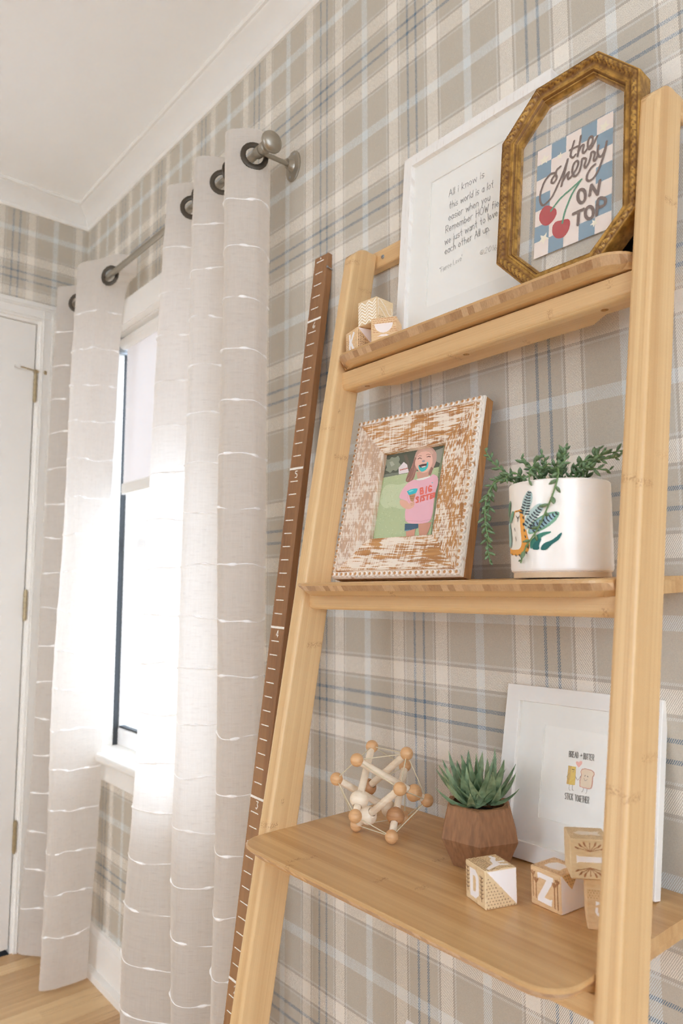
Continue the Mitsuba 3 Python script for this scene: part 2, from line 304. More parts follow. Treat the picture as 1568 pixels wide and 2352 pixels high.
bp = [(0, 0), (.03, 0), (.03, .02), (.016, .026), (.016, .095), (.013, .103), (.013, .108), (.006, .122), (0, .125)]
b1 = sweep_profile(bp, RX, 1); V = b1.vertices; add('baseboard_back', mikit.ply(mf(np.c_[V[:, 0], -V[:, 1], V[:, 2]], b1.faces), 'mat_paint', smooth=25), 'white baseboard under the window', kind='structure')
b2 = sweep_profile(bp, .098, 1); V = b2.vertices; add('baseboard_left', mikit.ply(mf(np.c_[V[:, 1], -V[:, 0], V[:, 2]], b2.faces[:, ::-1]), 'mat_paint', smooth=25), 'white baseboard stub beside the door casing', kind='structure')
# window
W = 'window_1'
add(W + '__jamb', mikit.ply(cbox((WX0, -.002, WZ0), (WX0 + .004, .036, WZ1), .0008), 'mat_white')); add(W + '__jamb', mikit.ply(cbox((WX1 - .004, -.002, WZ0), (WX1, .036, WZ1), .0008), 'mat_white')); add(W + '__jamb', mikit.ply(cbox((WX0, -.002, WZ1 - .004), (WX1, .12, WZ1), .0008), 'mat_white'))
def casing(lo, hi, ax):
    lo, hi = np.array(lo), np.array(hi); m = [cbox(lo, hi, .002)]
    return cat_(m)
add(W + '__casing', mikit.ply(cbox((WX0 - .085, -.026, WZ1), (WX1 + .085, 0, WZ1 + .078), .002), 'mat_paint'))
for x in (WX0 - .085, WX1): add(W + '__casing', mikit.ply(cbox((x, -.016, WZ0), (x + .085, 0, WZ1), .002), 'mat_paint'))
add(W + '__stool', mikit.ply(rbox((WX0 - .1, -.045, WZ0 - .022), (WX1 + .1, .1, WZ0 + .002), .008), 'mat_white', smooth=40))
add(W + '__apron', mikit.ply(cat_([cbox((WX0 - .085, -.016, WZ0 - .082), (WX1 + .085, 0, WZ0 - .022), .003)]), 'mat_paint'))
for x, s in ((WX0, 1), (WX1, -1)):
    add(W + '__track', mikit.ply(cbox((min(x, x + s*.006), .036, WZ0), (max(x, x + s*.006), .052, WZ1), .001), 'mat_track'), 'dark grey sash track')
add(W + '__sash', mikit.ply(cat_([cbox((WX0 + .004, .05, WZ0), (WX1 - .004, .085, WZ0 + .052), .003), cbox((WX0, .052, WZ0), (WX0 + .012, .1, WZ1), .002), cbox((WX1 - .012, .052, WZ0), (WX1, .1, WZ1), .002), cbox((WX0, .075, 1.22), (WX1, .1, 1.255), .003), cbox((WX0, .08, WZ1 - .05), (WX1, .1, WZ1), .003)]), 'mat_vinyl'))
add(W + '__gasket', mikit.ply(cbox((WX0 + .008, .052, WZ0 + .052), (WX1 - .008, .07, WZ0 + .058), .001), 'mat_track'), 'dark rubber gasket')
add(W + '__pane', mikit.ply(mf([(WX0 + .01, .088, WZ0 + .05), (WX1 - .01, .088, WZ0 + .05), (WX1 - .01, .088, WZ1), (WX0 + .01, .088, WZ1)], [[0, 1, 2], [0, 2, 3]]), 'mat_pane'), 'clear glass pane')
tag(W, 'white sash window behind the sheer curtains', kind='structure')
# roller shade inside the window
R_ = 'roller_shade'
add(R_ + '__fabric', mikit.ply(mf([(WX0 + .036, .03, 1.415), (WX1 - .036, .03, 1.415), (WX1 - .036, .03, 1.875), (WX0 + .036, .03, 1.875)], [[0, 1, 2], [0, 2, 3]]), 'mat_shade'))
add(R_ + '__hem_bar', mikit.ply(rbox((WX0 + .034, .024, 1.385), (WX1 - .034, .036, 1.42), .004), 'mat_white', smooth=40))
add(R_ + '__roller', mikit.ply(cyl((WX0 + .02, .022, 1.865), (WX1 - .02, .022, 1.865), .017, 20), 'mat_white', smooth=40))
add(R_ + '__bracket', mikit.ply(cat_([cbox((WX0 + .004, .0, 1.838), (WX0 + .02, .044, 1.886), .003), cyl((WX0 + .006, .02, 1.862), (WX0 + .028, .02, 1.862), .022, 20)]), 'mat_galv', smooth=40), 'grey metal bracket')
ch = cat_([trimesh.creation.icosphere(subdivisions=0, radius=.0021).apply_translation((WX0 + .010, .012, 1.84 - .0062 * k)) for k in range(160)])
add(R_ + '__bead_chain', mikit.ply(ch, 'mat_white'), 'white bead chain', kind='stuff')
tag(R_, 'white roller shade drawn halfway down inside the window', 'roller shade')
# door in the left wall
D = 'door_1'
dy0, dy1 = DY0 + .016, DY1 - .0045
pan = []
def door_face():
    zz = [.014, .22, .88, 1.02, 1.72, 1.966 - .0]
    ms = [cbox((-.04, dy0, .014), (-.010, dy1, 1.966), .001)]
    st = .118
    ms += [cbox((-.012, dy0, .014), (-.002, dy0 + st, 1.966), .0015), cbox((-.012, dy1 - st, .014), (-.002, dy1, 1.966), .0015)]
    mid = (dy0 + dy1) / 2
    ms += [cbox((-.012, mid - .055, .014), (-.002, mid + .055, 1.966), .0015)]
    for z0, z1 in ((.014, .23), (.84, .98), (1.55, 1.65), (1.87, 1.966)): ms.append(cbox((-.012, dy0 + st - .001, z0), (-.002, dy1 - st + .001, z1), .0015))
    return cat_(ms)
add(D + '__leaf', mikit.ply(door_face(), 'mat_white'))
st = .118; mid = (dy0 + dy1) / 2
for a, b in ((dy0 + st, mid - .055), (mid + .055, dy1 - st)):
    for z0, z1 in ((.23, .84), (.98, 1.55), (1.65, 1.87)):
        add(D + '__panel', mikit.ply(hull([(-.012, a + .012, z0 + .012), (-.012, b - .012, z0 + .012), (-.012, b - .012, z1 - .012), (-.012, a + .012, z1 - .012), (-.004, a + .034, z0 + .034), (-.004, b - .034, z0 + .034), (-.004, b - .034, z1 - .034), (-.004, a + .034, z1 - .034)]), 'mat_white'))
for zc in (1.752, 1.045, .34):
    ms = [cyl((.004, DY1 - .0015, zc - .044 + k * .0178), (.004, DY1 - .0015, zc - .044 + k * .0178 + .0168), .0058, 12) for k in range(5)]
    ms += [cyl((.004, DY1 - .0015, zc + s * .044), (.004, DY1 - .0015, zc + s * .049), .004, 10) for s in (-1, 1)]
    add(D + '__hinge', mikit.ply(cat_(ms), 'mat_brass', smooth=40), 'aged brass hinge')
add(D + '__door_stop', mikit.ply(cat_([cyl((.012, DY1 - .0015, 1.806), (.012, DY1 - .055, 1.812), .0024, 8), cyl((.008, DY1 - .0015, 1.806), (.010, DY1 + .026, 1.806), .003, 8), cyl((.010, DY1 + .022, 1.806), (.010, DY1 + .03, 1.806), .007, 12), cyl((0, DY1 - .0015, 1.806), (.012, DY1 - .0015, 1.806), .006, 10)]), 'mat_brass', smooth=40), 'brass hinge-pin door stop')
add(D + '__stop_tip', mikit.ply(cyl((.012, DY1 - .053, 1.812), (.012, DY1 - .07, 1.814), .006, 12), 'mat_white', smooth=40), 'white rubber tip')
add(D + '__seal', mikit.ply(cat_([wall_xz(-.052, -.046, .01, DZ, DY1 - .03, DY1), wall_xz(-.052, -.046, DZ - .03, DZ, DY0, DY1)]), 'mat_dark'), 'dark seal in the gap')
tag(D, 'white panelled door closed in the left wall', kind='structure')
jam = cat_([cbox((-.1, DY1 - .001, 0), (.002, DY1 + .012, DZ + .012), .001), cbox((-.1, DY0 - .012, 0), (.002, DY0 + .012, DZ + .012), .001), cbox((-.1, DY0, DZ - .004), (.002, DY1, DZ + .012), .001), wall_xz(-.1, -.09, .0, DZ, DY0, DY1)])
def cas(lo, hi, ax):
    """stepped door casing, the fine bead on the opening side"""
    a, w = (lo, hi)
    return None
def stepped(y0, y1, z0, z1, vert):
    ms, w = [], 1.0
    for f0, f1, t in ((0, .12, .012), (.12, .2, .016), (.2, .62, .0125), (.62, .72, .018), (.72, .88, .021), (.88, 1, .019)):
        if vert: ms.append(cbox((-.001, y0 + (y1-y0)*f0, z0), (t, y0 + (y1-y0)*f1, z1), .0015))
        else: ms.append(cbox((-.001, y0, z0 + (z1-z0)*f0), (t, y1, z0 + (z1-z0)*f1), .0015))
    return ms
add('trim_3', mikit.ply(cat_([jam] + stepped(DY1 + .006, DY1 + .064, 0, DZ + .064, True) + stepped(DY0 - .06, DY1 + .064, DZ + .006, DZ + .064, False)), 'mat_paint'), 'white stepped door casing', kind='structure')
# white vinyl fence far outside the window
for k in range(7):
    x = -2.2 + k * .75
    add('garden_fence__post', mikit.ply(cbox((x, 2.6, -.4), (x + .1, 2.7, 1.35), .01), 'mat_vinyl'))
for z in (-.1, .95): add('garden_fence__rail', mikit.ply(cbox((-2.3, 2.62, z), (2.5, 2.68, z + .1), .005), 'mat_vinyl'))
tag('garden_fence', 'white rail fence outdoors beyond the window glass', 'fence')
add('outlet_cover', mikit.ply(hull([(1.526, 0, .288), (1.597, 0, .288), (1.597, 0, .403), (1.526, 0, .403), (1.529, -.006, .291), (1.594, -.006, .291), (1.594, -.006, .4), (1.529, -.006, .4)]), 'mat_vinyl'), 'white outlet cover plate low on the plaid wall under the shelf', 'outlet')
# ---------------------------------------------------------------- traced print outlines (local to each print)
CHERRY_STROKES=[[[0.51,0.914],[0.471,0.823],[0.468,0.79],[0.498,0.766],[0.531,0.782]],[[0.454,0.849],[0.559,0.848]],[[0.597,0.928],[0.561,0.758]],[[0.568,0.791],[0.612,0.833],[0.638,0.826],[0.625,0.779],[0.645,0.756],[0.678,0.776]],[[0.678,0.776],[0.728,0.796],[0.752,0.831],[0.743,0.866],[0.715,0.871],[0.692,0.838],[0.693,0.791],[0.719,0.765],[0.756,0.782],[0.807,0.846]],[[0.336,0.741],[0.285,0.727],[0.273,0.694],[0.286,0.653],[0.252,0.623],[0.215,0.636],[0.225,0.667],[0.262,0.689]],[[0.272,0.704],[0.202,0.717],[0.123,0.68],[0.071,0.598],[0.062,0.523],[0.098,0.464],[0.148,0.463],[0.232,0.499],[0.306,0.583],[0.382,0.683],[0.431,0.774]],[[0.431,0.774],[0.355,0.555]],[[0.373,0.594],[0.425,0.641],[0.453,0.647],[0.439,0.614],[0.448,0.59],[0.477,0.594]],[[0.477,0.594],[0.533,0.63],[0.568,0.669],[0.571,0.701],[0.545,0.718],[0.509,0.695],[0.496,0.643],[0.514,0.599],[0.548,0.585],[0.591,0.609]],[[0.591,0.609],[0.614,0.663],[0.625,0.71],[0.672,0.691],[0.654,0.64],[0.675,0.615],[0.709,0.644]],[[0.709,0.644],[0.732,0.69],[0.743,0.728],[0.784,0.704],[0.771,0.653],[0.792,0.637],[0.815,0.665]],[[0.829,0.755],[0.819,0.706],[0.833,0.662],[0.865,0.647],[0.896,0.675],[0.916,0.713]],[[0.93,0.755],[0.906,0.669],[0.849,0.561],[0.784,0.494],[0.724,0.481],[0.69,0.505],[0.696,0.546],[0.743,0.589],[0.793,0.603]],[[0.677,0.375],[0.676,0.349],[0.666,0.329],[0.649,0.319],[0.627,0.321],[0.606,0.334],[0.589,0.357],[0.58,0.384],[0.58,0.41],[0.59,0.43],[0.608,0.44],[0.629,0.437],[0.651,0.424],[0.668,0.401],[0.677,0.375]],[[0.731,0.352],[0.75,0.435],[0.831,0.328],[0.856,0.439]],[[0.527,0.253],[0.658,0.255]],[[0.597,0.252],[0.592,0.142]],[[0.783,0.198],[0.782,0.175],[0.772,0.157],[0.754,0.148],[0.731,0.15],[0.71,0.161],[0.693,0.181],[0.684,0.205],[0.685,0.228],[0.696,0.246],[0.714,0.255],[0.737,0.253],[0.758,0.241],[0.775,0.221],[0.783,0.198]],[[0.825,0.155],[0.841,0.28],[0.908,0.27],[0.931,0.238],[0.91,0.209],[0.835,0.213]]]
CHERRY_STEMS=[[[0.222,0.374],[0.341,0.445],[0.511,0.496],[0.62,0.529]],[[0.383,0.217],[0.417,0.314],[0.501,0.437],[0.61,0.525]]]
CHERRIES=[[[0.163,0.437],[0.22,0.407],[0.284,0.367],[0.295,0.326],[0.255,0.284],[0.188,0.258],[0.119,0.281],[0.068,0.342],[0.07,0.396],[0.118,0.436]],[[0.352,0.242],[0.399,0.235],[0.459,0.226],[0.48,0.189],[0.464,0.133],[0.4,0.089],[0.319,0.104],[0.262,0.156],[0.256,0.22],[0.291,0.251]]]
STARS=[[0.101,0.886],[0.322,0.846],[0.891,0.901],[0.132,0.151],[0.794,0.098]]
PHOTO=[['p',(88,92,78),[[0.0,1.0],[1.0,1.0],[0.977,0.746],[0.004,0.714]]],['p',(140,145,125),[[0.057,0.941],[0.13,0.923],[0.142,0.958],[0.229,0.935],[0.265,0.966],[0.31,0.905],[0.289,0.879],[0.373,0.816],[0.309,0.808],[0.276,0.77],[0.212,0.796],[0.179,0.758],[0.138,0.782],[0.075,0.802],[0.103,0.841],[0.05,0.882]]],['p',(168,170,152),[[0.127,0.895],[0.182,0.9],[0.228,0.857],[0.179,0.834]]],['p',(66,72,58),[[0.01,0.993],[0.097,0.995],[0.066,0.944],[0.044,0.904]]],['p',(150,150,135),[[0.885,0.941],[1.008,0.962],[0.989,0.784],[0.901,0.819]]],['p',(222,210,210),[[0.309,0.808],[0.381,0.87],[0.487,0.805],[0.498,0.735],[0.329,0.73]]],['p',(188,128,118),[[0.332,0.785],[0.482,0.795],[0.486,0.781],[0.337,0.77]]],['p',(105,95,82),[[0.359,0.949],[0.412,0.958],[0.47,0.861],[0.531,0.733],[0.498,0.736],[0.444,0.836]]],['p',(120,125,110),[[0.066,0.754],[0.19,0.757],[0.325,0.752],[0.332,0.727],[0.08,0.711]]],['p',(176,188,146),[[0.004,0.714],[0.977,0.746],[1.0,-0.0],[-0.0,0.0]]],['p',(190,199,162),[[0.089,0.608],[0.216,0.632],[0.368,0.6],[0.51,0.629],[0.728,0.592],[0.967,0.605],[0.965,0.436],[0.891,0.33],[0.682,0.367],[0.491,0.31],[0.295,0.365],[0.195,0.339],[0.066,0.43]]],['p',(135,160,90),[[0.004,0.714],[0.075,0.708],[0.063,0.269],[0.074,0.001],[-0.0,0.0]]],['p',(196,155,140),[[0.564,0.962],[0.629,1.004],[0.733,1.013],[0.829,0.982],[0.913,0.905],[0.922,0.817],[0.893,0.74],[0.86,0.662],[0.819,0.675],[0.83,0.773],[0.859,0.823],[0.644,0.94],[0.614,0.847],[0.625,0.738],[0.6,0.648],[0.551,0.614],[0.467,0.629],[0.479,0.704],[0.531,0.794],[0.552,0.881]]],['p',(206,168,150),[[0.6,0.945],[0.631,0.993],[0.725,1.002],[0.805,0.974],[0.859,0.917],[0.843,0.899],[0.782,0.938],[0.705,0.953],[0.648,0.948]]],['p',(150,108,96),[[0.552,0.881],[0.582,0.912],[0.616,0.753],[0.6,0.648],[0.551,0.614],[0.462,0.629],[0.479,0.704],[0.531,0.794]]],['p',(150,108,96),[[0.854,0.757],[0.893,0.74],[0.865,0.662],[0.818,0.678]]],['s',0.0095,(178,135,118),[[0.544,0.827],[0.525,0.734],[0.496,0.643]]],['s',0.0095,(178,135,118),[[0.595,0.795],[0.585,0.709],[0.543,0.626]]],['s',0.0074,(120,84,74),[[0.536,0.773],[0.514,0.695],[0.481,0.658]]],['p',(205,158,138),[[0.623,0.725],[0.817,0.715],[0.838,0.648],[0.76,0.629],[0.664,0.643]]],['p',(226,180,163),[[0.59,0.891],[0.606,0.93],[0.647,0.95],[0.705,0.953],[0.782,0.939],[0.837,0.899],[0.868,0.822],[0.854,0.757],[0.804,0.706],[0.722,0.703],[0.639,0.744],[0.583,0.81],[0.575,0.851]]],['p',(70,188,186),[[0.64,0.794],[0.664,0.748],[0.711,0.716],[0.773,0.728],[0.803,0.762],[0.801,0.815],[0.777,0.823],[0.767,0.799],[0.708,0.808],[0.656,0.802]]],['p',(88,60,62),[[0.652,0.8],[0.708,0.806],[0.779,0.804],[0.773,0.771],[0.713,0.762],[0.669,0.774]]],['p',(225,205,200),[[0.689,0.778],[0.771,0.781],[0.758,0.769],[0.713,0.765]]],['p',(150,140,150),[[0.69,0.848],[0.724,0.85],[0.748,0.837],[0.719,0.825],[0.697,0.831]]],['s',0.0126,(120,85,80),[[0.62,0.874],[0.642,0.884],[0.673,0.874]]],['s',0.0126,(120,85,80),[[0.764,0.88],[0.789,0.884],[0.819,0.875]]],['s',0.0084,(160,115,100),[[0.609,0.902],[0.635,0.912],[0.669,0.904]]],['s',0.0084,(160,115,100),[[0.747,0.907],[0.777,0.912],[0.813,0.9]]],['p',(232,228,220),[[0.639,0.639],[0.861,0.655],[0.865,0.64],[0.753,0.619],[0.669,0.624]]],['p',(228,176,186),[[0.505,0.61],[0.602,0.642],[0.68,0.623],[0.762,0.622],[0.869,0.645],[0.897,0.678],[0.989,0.635],[1.004,0.551],[0.975,0.435],[0.989,0.153],[0.84,0.133],[0.575,0.153],[0.533,0.307],[0.581,0.361],[0.525,0.415],[0.393,0.445],[0.428,0.537]]],['s',0.0063,(212,158,170),[[0.537,0.529],[0.552,0.432],[0.597,0.379]]],['s',0.0063,(212,158,170),[[0.567,0.183],[0.833,0.161],[0.984,0.176]]],['p',(60,185,195),[[0.899,0.579],[0.919,0.578],[0.912,0.565]]],['p',(222,172,150),[[0.431,0.432],[0.548,0.407],[0.585,0.367],[0.646,0.389],[0.677,0.368],[0.676,0.33],[0.616,0.306],[0.531,0.317],[0.45,0.363],[0.423,0.402]]],['p',(188,140,104),[[0.565,0.469],[0.669,0.478],[0.657,0.386],[0.608,0.396]]],['s',0.0053,(150,105,75),[[0.584,0.449],[0.664,0.45]]],['s',0.0053,(150,105,75),[[0.595,0.426],[0.66,0.426]]],['p',(60,182,192),[[0.52,0.514],[0.578,0.532],[0.66,0.536],[0.695,0.527],[0.676,0.481],[0.563,0.468]]],['p',(130,210,210),[[0.541,0.513],[0.601,0.524],[0.634,0.516],[0.566,0.498]]],['p',(222,172,150),[[0.601,0.385],[0.666,0.39],[0.682,0.367],[0.647,0.345],[0.606,0.353]]],['s',0.0053,(190,138,118),[[0.616,0.365],[0.669,0.377]]],['s',0.0053,(190,138,118),[[0.625,0.349],[0.674,0.358]]],['p',(72,98,118),[[0.571,0.15],[0.79,0.135],[0.791,0.091],[0.659,0.066],[0.585,0.072]]],['p',(120,150,165),[[0.596,0.077],[0.675,0.08],[0.659,0.066],[0.586,0.07]]],['p',(206,150,128),[[0.61,0.063],[0.753,0.086],[0.755,0.003],[0.625,0.005]]],['p',(200,145,122),[[0.786,0.133],[0.991,0.144],[0.965,0.05],[0.939,0.0],[0.833,0.002]]],['s',0.0211,(225,112,98),[[0.752,0.463],[0.734,0.527]]],['s',0.0211,(225,112,98),[[0.736,0.527],[0.769,0.53],[0.776,0.502],[0.747,0.496]]],['s',0.0211,(225,112,98),[[0.747,0.496],[0.787,0.495],[0.791,0.468],[0.752,0.463]]],['s',0.0211,(225,112,98),[[0.832,0.52],[0.837,0.468]]],['s',0.0211,(225,112,98),[[0.831,0.537],[0.833,0.534]]],['s',0.0211,(225,112,98),[[0.909,0.533],[0.881,0.545],[0.868,0.524],[0.879,0.488],[0.906,0.48],[0.92,0.498],[0.895,0.506]]],['s',0.0211,(225,112,98),[[0.728,0.427],[0.704,0.435],[0.69,0.423],[0.725,0.399],[0.734,0.381],[0.705,0.375]]],['s',0.0211,(225,112,98),[[0.77,0.421],[0.769,0.382]]],['s',0.0211,(225,112,98),[[0.768,0.438],[0.769,0.435]]],['s',0.0211,(225,112,98),[[0.821,0.439],[0.797,0.442],[0.793,0.429],[0.821,0.408],[0.825,0.393],[0.797,0.39]]],['s',0.0211,(225,112,98),[[0.84,0.441],[0.898,0.45]]],['s',0.0211,(225,112,98),[[0.87,0.444],[0.871,0.396]]],['s',0.0211,(225,112,98),[[0.915,0.449],[0.916,0.401]]],['s',0.0211,(225,112,98),[[0.915,0.449],[0.94,0.452]]],['s',0.0211,(225,112,98),[[0.916,0.426],[0.937,0.429]]],['s',0.0211,(225,112,98),[[0.916,0.401],[0.942,0.405]]],['s',0.0211,(225,112,98),[[0.962,0.411],[0.959,0.456]]],['s',0.0211,(225,112,98),[[0.959,0.456],[0.976,0.455],[0.977,0.435],[0.96,0.433]]],['s',0.0211,(225,112,98),[[0.962,0.433],[0.981,0.416]]]]
BB_TEXT=[['BREAD',[[0.0991,0.139],[0.1119,0.1395],[0.0997,0.1462]]],['+',[[0.1149,0.1416],[0.1178,0.142],[0.115,0.1447]]],['BUTTER',[[0.1196,0.1394],[0.1341,0.1398],[0.1201,0.1467]]],['STICK',[[0.0974,0.0861],[0.1086,0.0868],[0.0978,0.0936]]],['TOGETHER',[[0.1118,0.0866],[0.131,0.0873],[0.1123,0.0941]]]]
BB_POLY=[[(232,176,165),[[0.1134,0.1283],[0.1106,0.131],[0.1091,0.1334],[0.11,0.1349],[0.1118,0.135],[0.113,0.1339],[0.1148,0.1359],[0.117,0.1365],[0.1178,0.1351],[0.1171,0.1325]]],[(206,170,90),[[0.0992,0.1277],[0.1039,0.1278],[0.1029,0.1144],[0.1016,0.105],[0.0982,0.1053]]],[(222,190,85),[[0.1039,0.1278],[0.1093,0.1278],[0.1097,0.1165],[0.1095,0.1057],[0.1016,0.105],[0.1029,0.1144]]],[(200,150,130),[[0.1195,0.1274],[0.123,0.1283],[0.128,0.128],[0.1323,0.1277],[0.1351,0.1258],[0.1359,0.1235],[0.1352,0.1212],[0.134,0.1201],[0.1342,0.1145],[0.1337,0.1083],[0.1322,0.1054],[0.1288,0.1043],[0.1223,0.1046],[0.1167,0.1053],[0.1161,0.1124],[0.118,0.1203],[0.1167,0.1231],[0.1176,0.126]]],[(226,205,178),[[0.1198,0.1264],[0.1231,0.1273],[0.1276,0.1271],[0.1316,0.1267],[0.1339,0.1251],[0.1346,0.1233],[0.1337,0.1216],[0.1325,0.1203],[0.1326,0.1142],[0.132,0.108],[0.1307,0.1058],[0.1227,0.1058],[0.1177,0.1061],[0.1174,0.1126],[0.1191,0.1205],[0.1179,0.1234],[0.1187,0.1255]]]]
BB_STROKE=[[[0.1009,0.1185],[0.0977,0.1141],[0.1001,0.1111]],[[0.1094,0.1169],[0.1126,0.1124],[0.1141,0.1129],[0.1181,0.1194]],[[0.1021,0.1049],[0.102,0.1],[0.1024,0.0983],[0.1038,0.0977]],[[0.1065,0.1053],[0.1064,0.1008],[0.1067,0.0991],[0.108,0.0986]],[[0.1221,0.1043],[0.1218,0.1012],[0.1209,0.0995],[0.1195,0.099]],[[0.1269,0.1044],[0.127,0.1014],[0.1264,0.0991],[0.125,0.0981]],[[0.1049,0.1217],[0.106,0.121],[0.1072,0.1221]],[[0.1222,0.116],[0.1233,0.114],[0.1248,0.1137],[0.1267,0.1155]]]
BB_DOTS=[[0.1052,0.1242],[0.1071,0.1242],[0.1232,0.1195],[0.1269,0.1192]]
NOTE=[['All i know is',[[0.099,0.2477],[0.1717,0.2486]]],['this world is a lot',[[0.101,0.2253],[0.1904,0.2228]]],['easier when you',[[0.1004,0.2046],[0.1845,0.2031]]],['Remember HOW fiercely',[[0.0953,0.1849],[0.2294,0.1865]]],['we just want to love',[[0.0952,0.1638],[0.2002,0.1708]]],['each other All up.',[[0.0961,0.1468],[0.1854,0.1519]]],['©2016 f',[[0.1683,0.1184],[0.2109,0.1136]]],['"Fierce Love"',[[0.0873,0.1179],[0.1339,0.1235]]]]
POT_POLY=[[(228,160,72),[[-2.076,1.1821],[-1.92,1.1818],[-1.828,1.1831],[-1.747,1.1827],[-1.735,1.1665],[-1.685,1.1529],[-1.614,1.1393],[-1.67,1.1308],[-1.965,1.1279],[-2.505,1.1325],[-2.503,1.137],[-2.04,1.1376]]],[(236,226,212),[[-2.053,1.1799],[-1.922,1.1798],[-1.865,1.1805],[-1.867,1.1655],[-1.844,1.1501],[-1.833,1.1408],[-1.899,1.1358],[-2.042,1.1356],[-2.364,1.1369],[-2.07,1.1387]]],[(178,198,192),[[-1.784,1.1871],[-1.739,1.1953],[-1.608,1.2046],[-1.523,1.2004],[-1.535,1.1907],[-1.576,1.1859],[-1.668,1.1797],[-1.754,1.1734]]],[(178,198,192),[[-1.735,1.1665],[-1.642,1.177],[-1.415,1.1876],[-1.297,1.186],[-1.334,1.1781],[-1.531,1.169],[-1.708,1.1563]]],[(120,165,135),[[-1.656,1.1541],[-1.549,1.1657],[-1.253,1.1754],[-0.995,1.1772],[-1.068,1.1672],[-1.29,1.1574],[-1.589,1.1522]]],[(150,180,190),[[-1.621,1.1557],[-1.518,1.1648],[-1.255,1.1729],[-1.069,1.1749],[-1.151,1.1669],[-1.316,1.1599],[-1.556,1.1541]]],[(60,125,105),[[-1.594,1.1442],[-1.376,1.1532],[-1.132,1.1539],[-1.35,1.1493],[-1.533,1.1391],[-1.594,1.1343]]],[(30,98,92),[[-1.567,1.1346],[-1.5,1.1423],[-1.351,1.1477],[-1.427,1.1388],[-1.41,1.1335]]],[(30,98,92),[[-1.387,1.1335],[-1.327,1.1402],[-1.137,1.1439],[-0.964,1.1536],[-1.033,1.1446],[-1.166,1.1399],[-1.276,1.1329]]],[(95,130,100),[[-2.503,1.1706],[-2.504,1.1848],[-2.176,1.1984],[-2.259,1.1832],[-2.505,1.1688]]],[(120,160,130),[[-2.362,1.1698],[-2.125,1.1824],[-2.04,1.181],[-2.182,1.1688]]],[(150,180,170),[[-2.504,1.1671],[-2.285,1.1694],[-2.194,1.1481],[-2.247,1.1388],[-2.505,1.1406]]]]
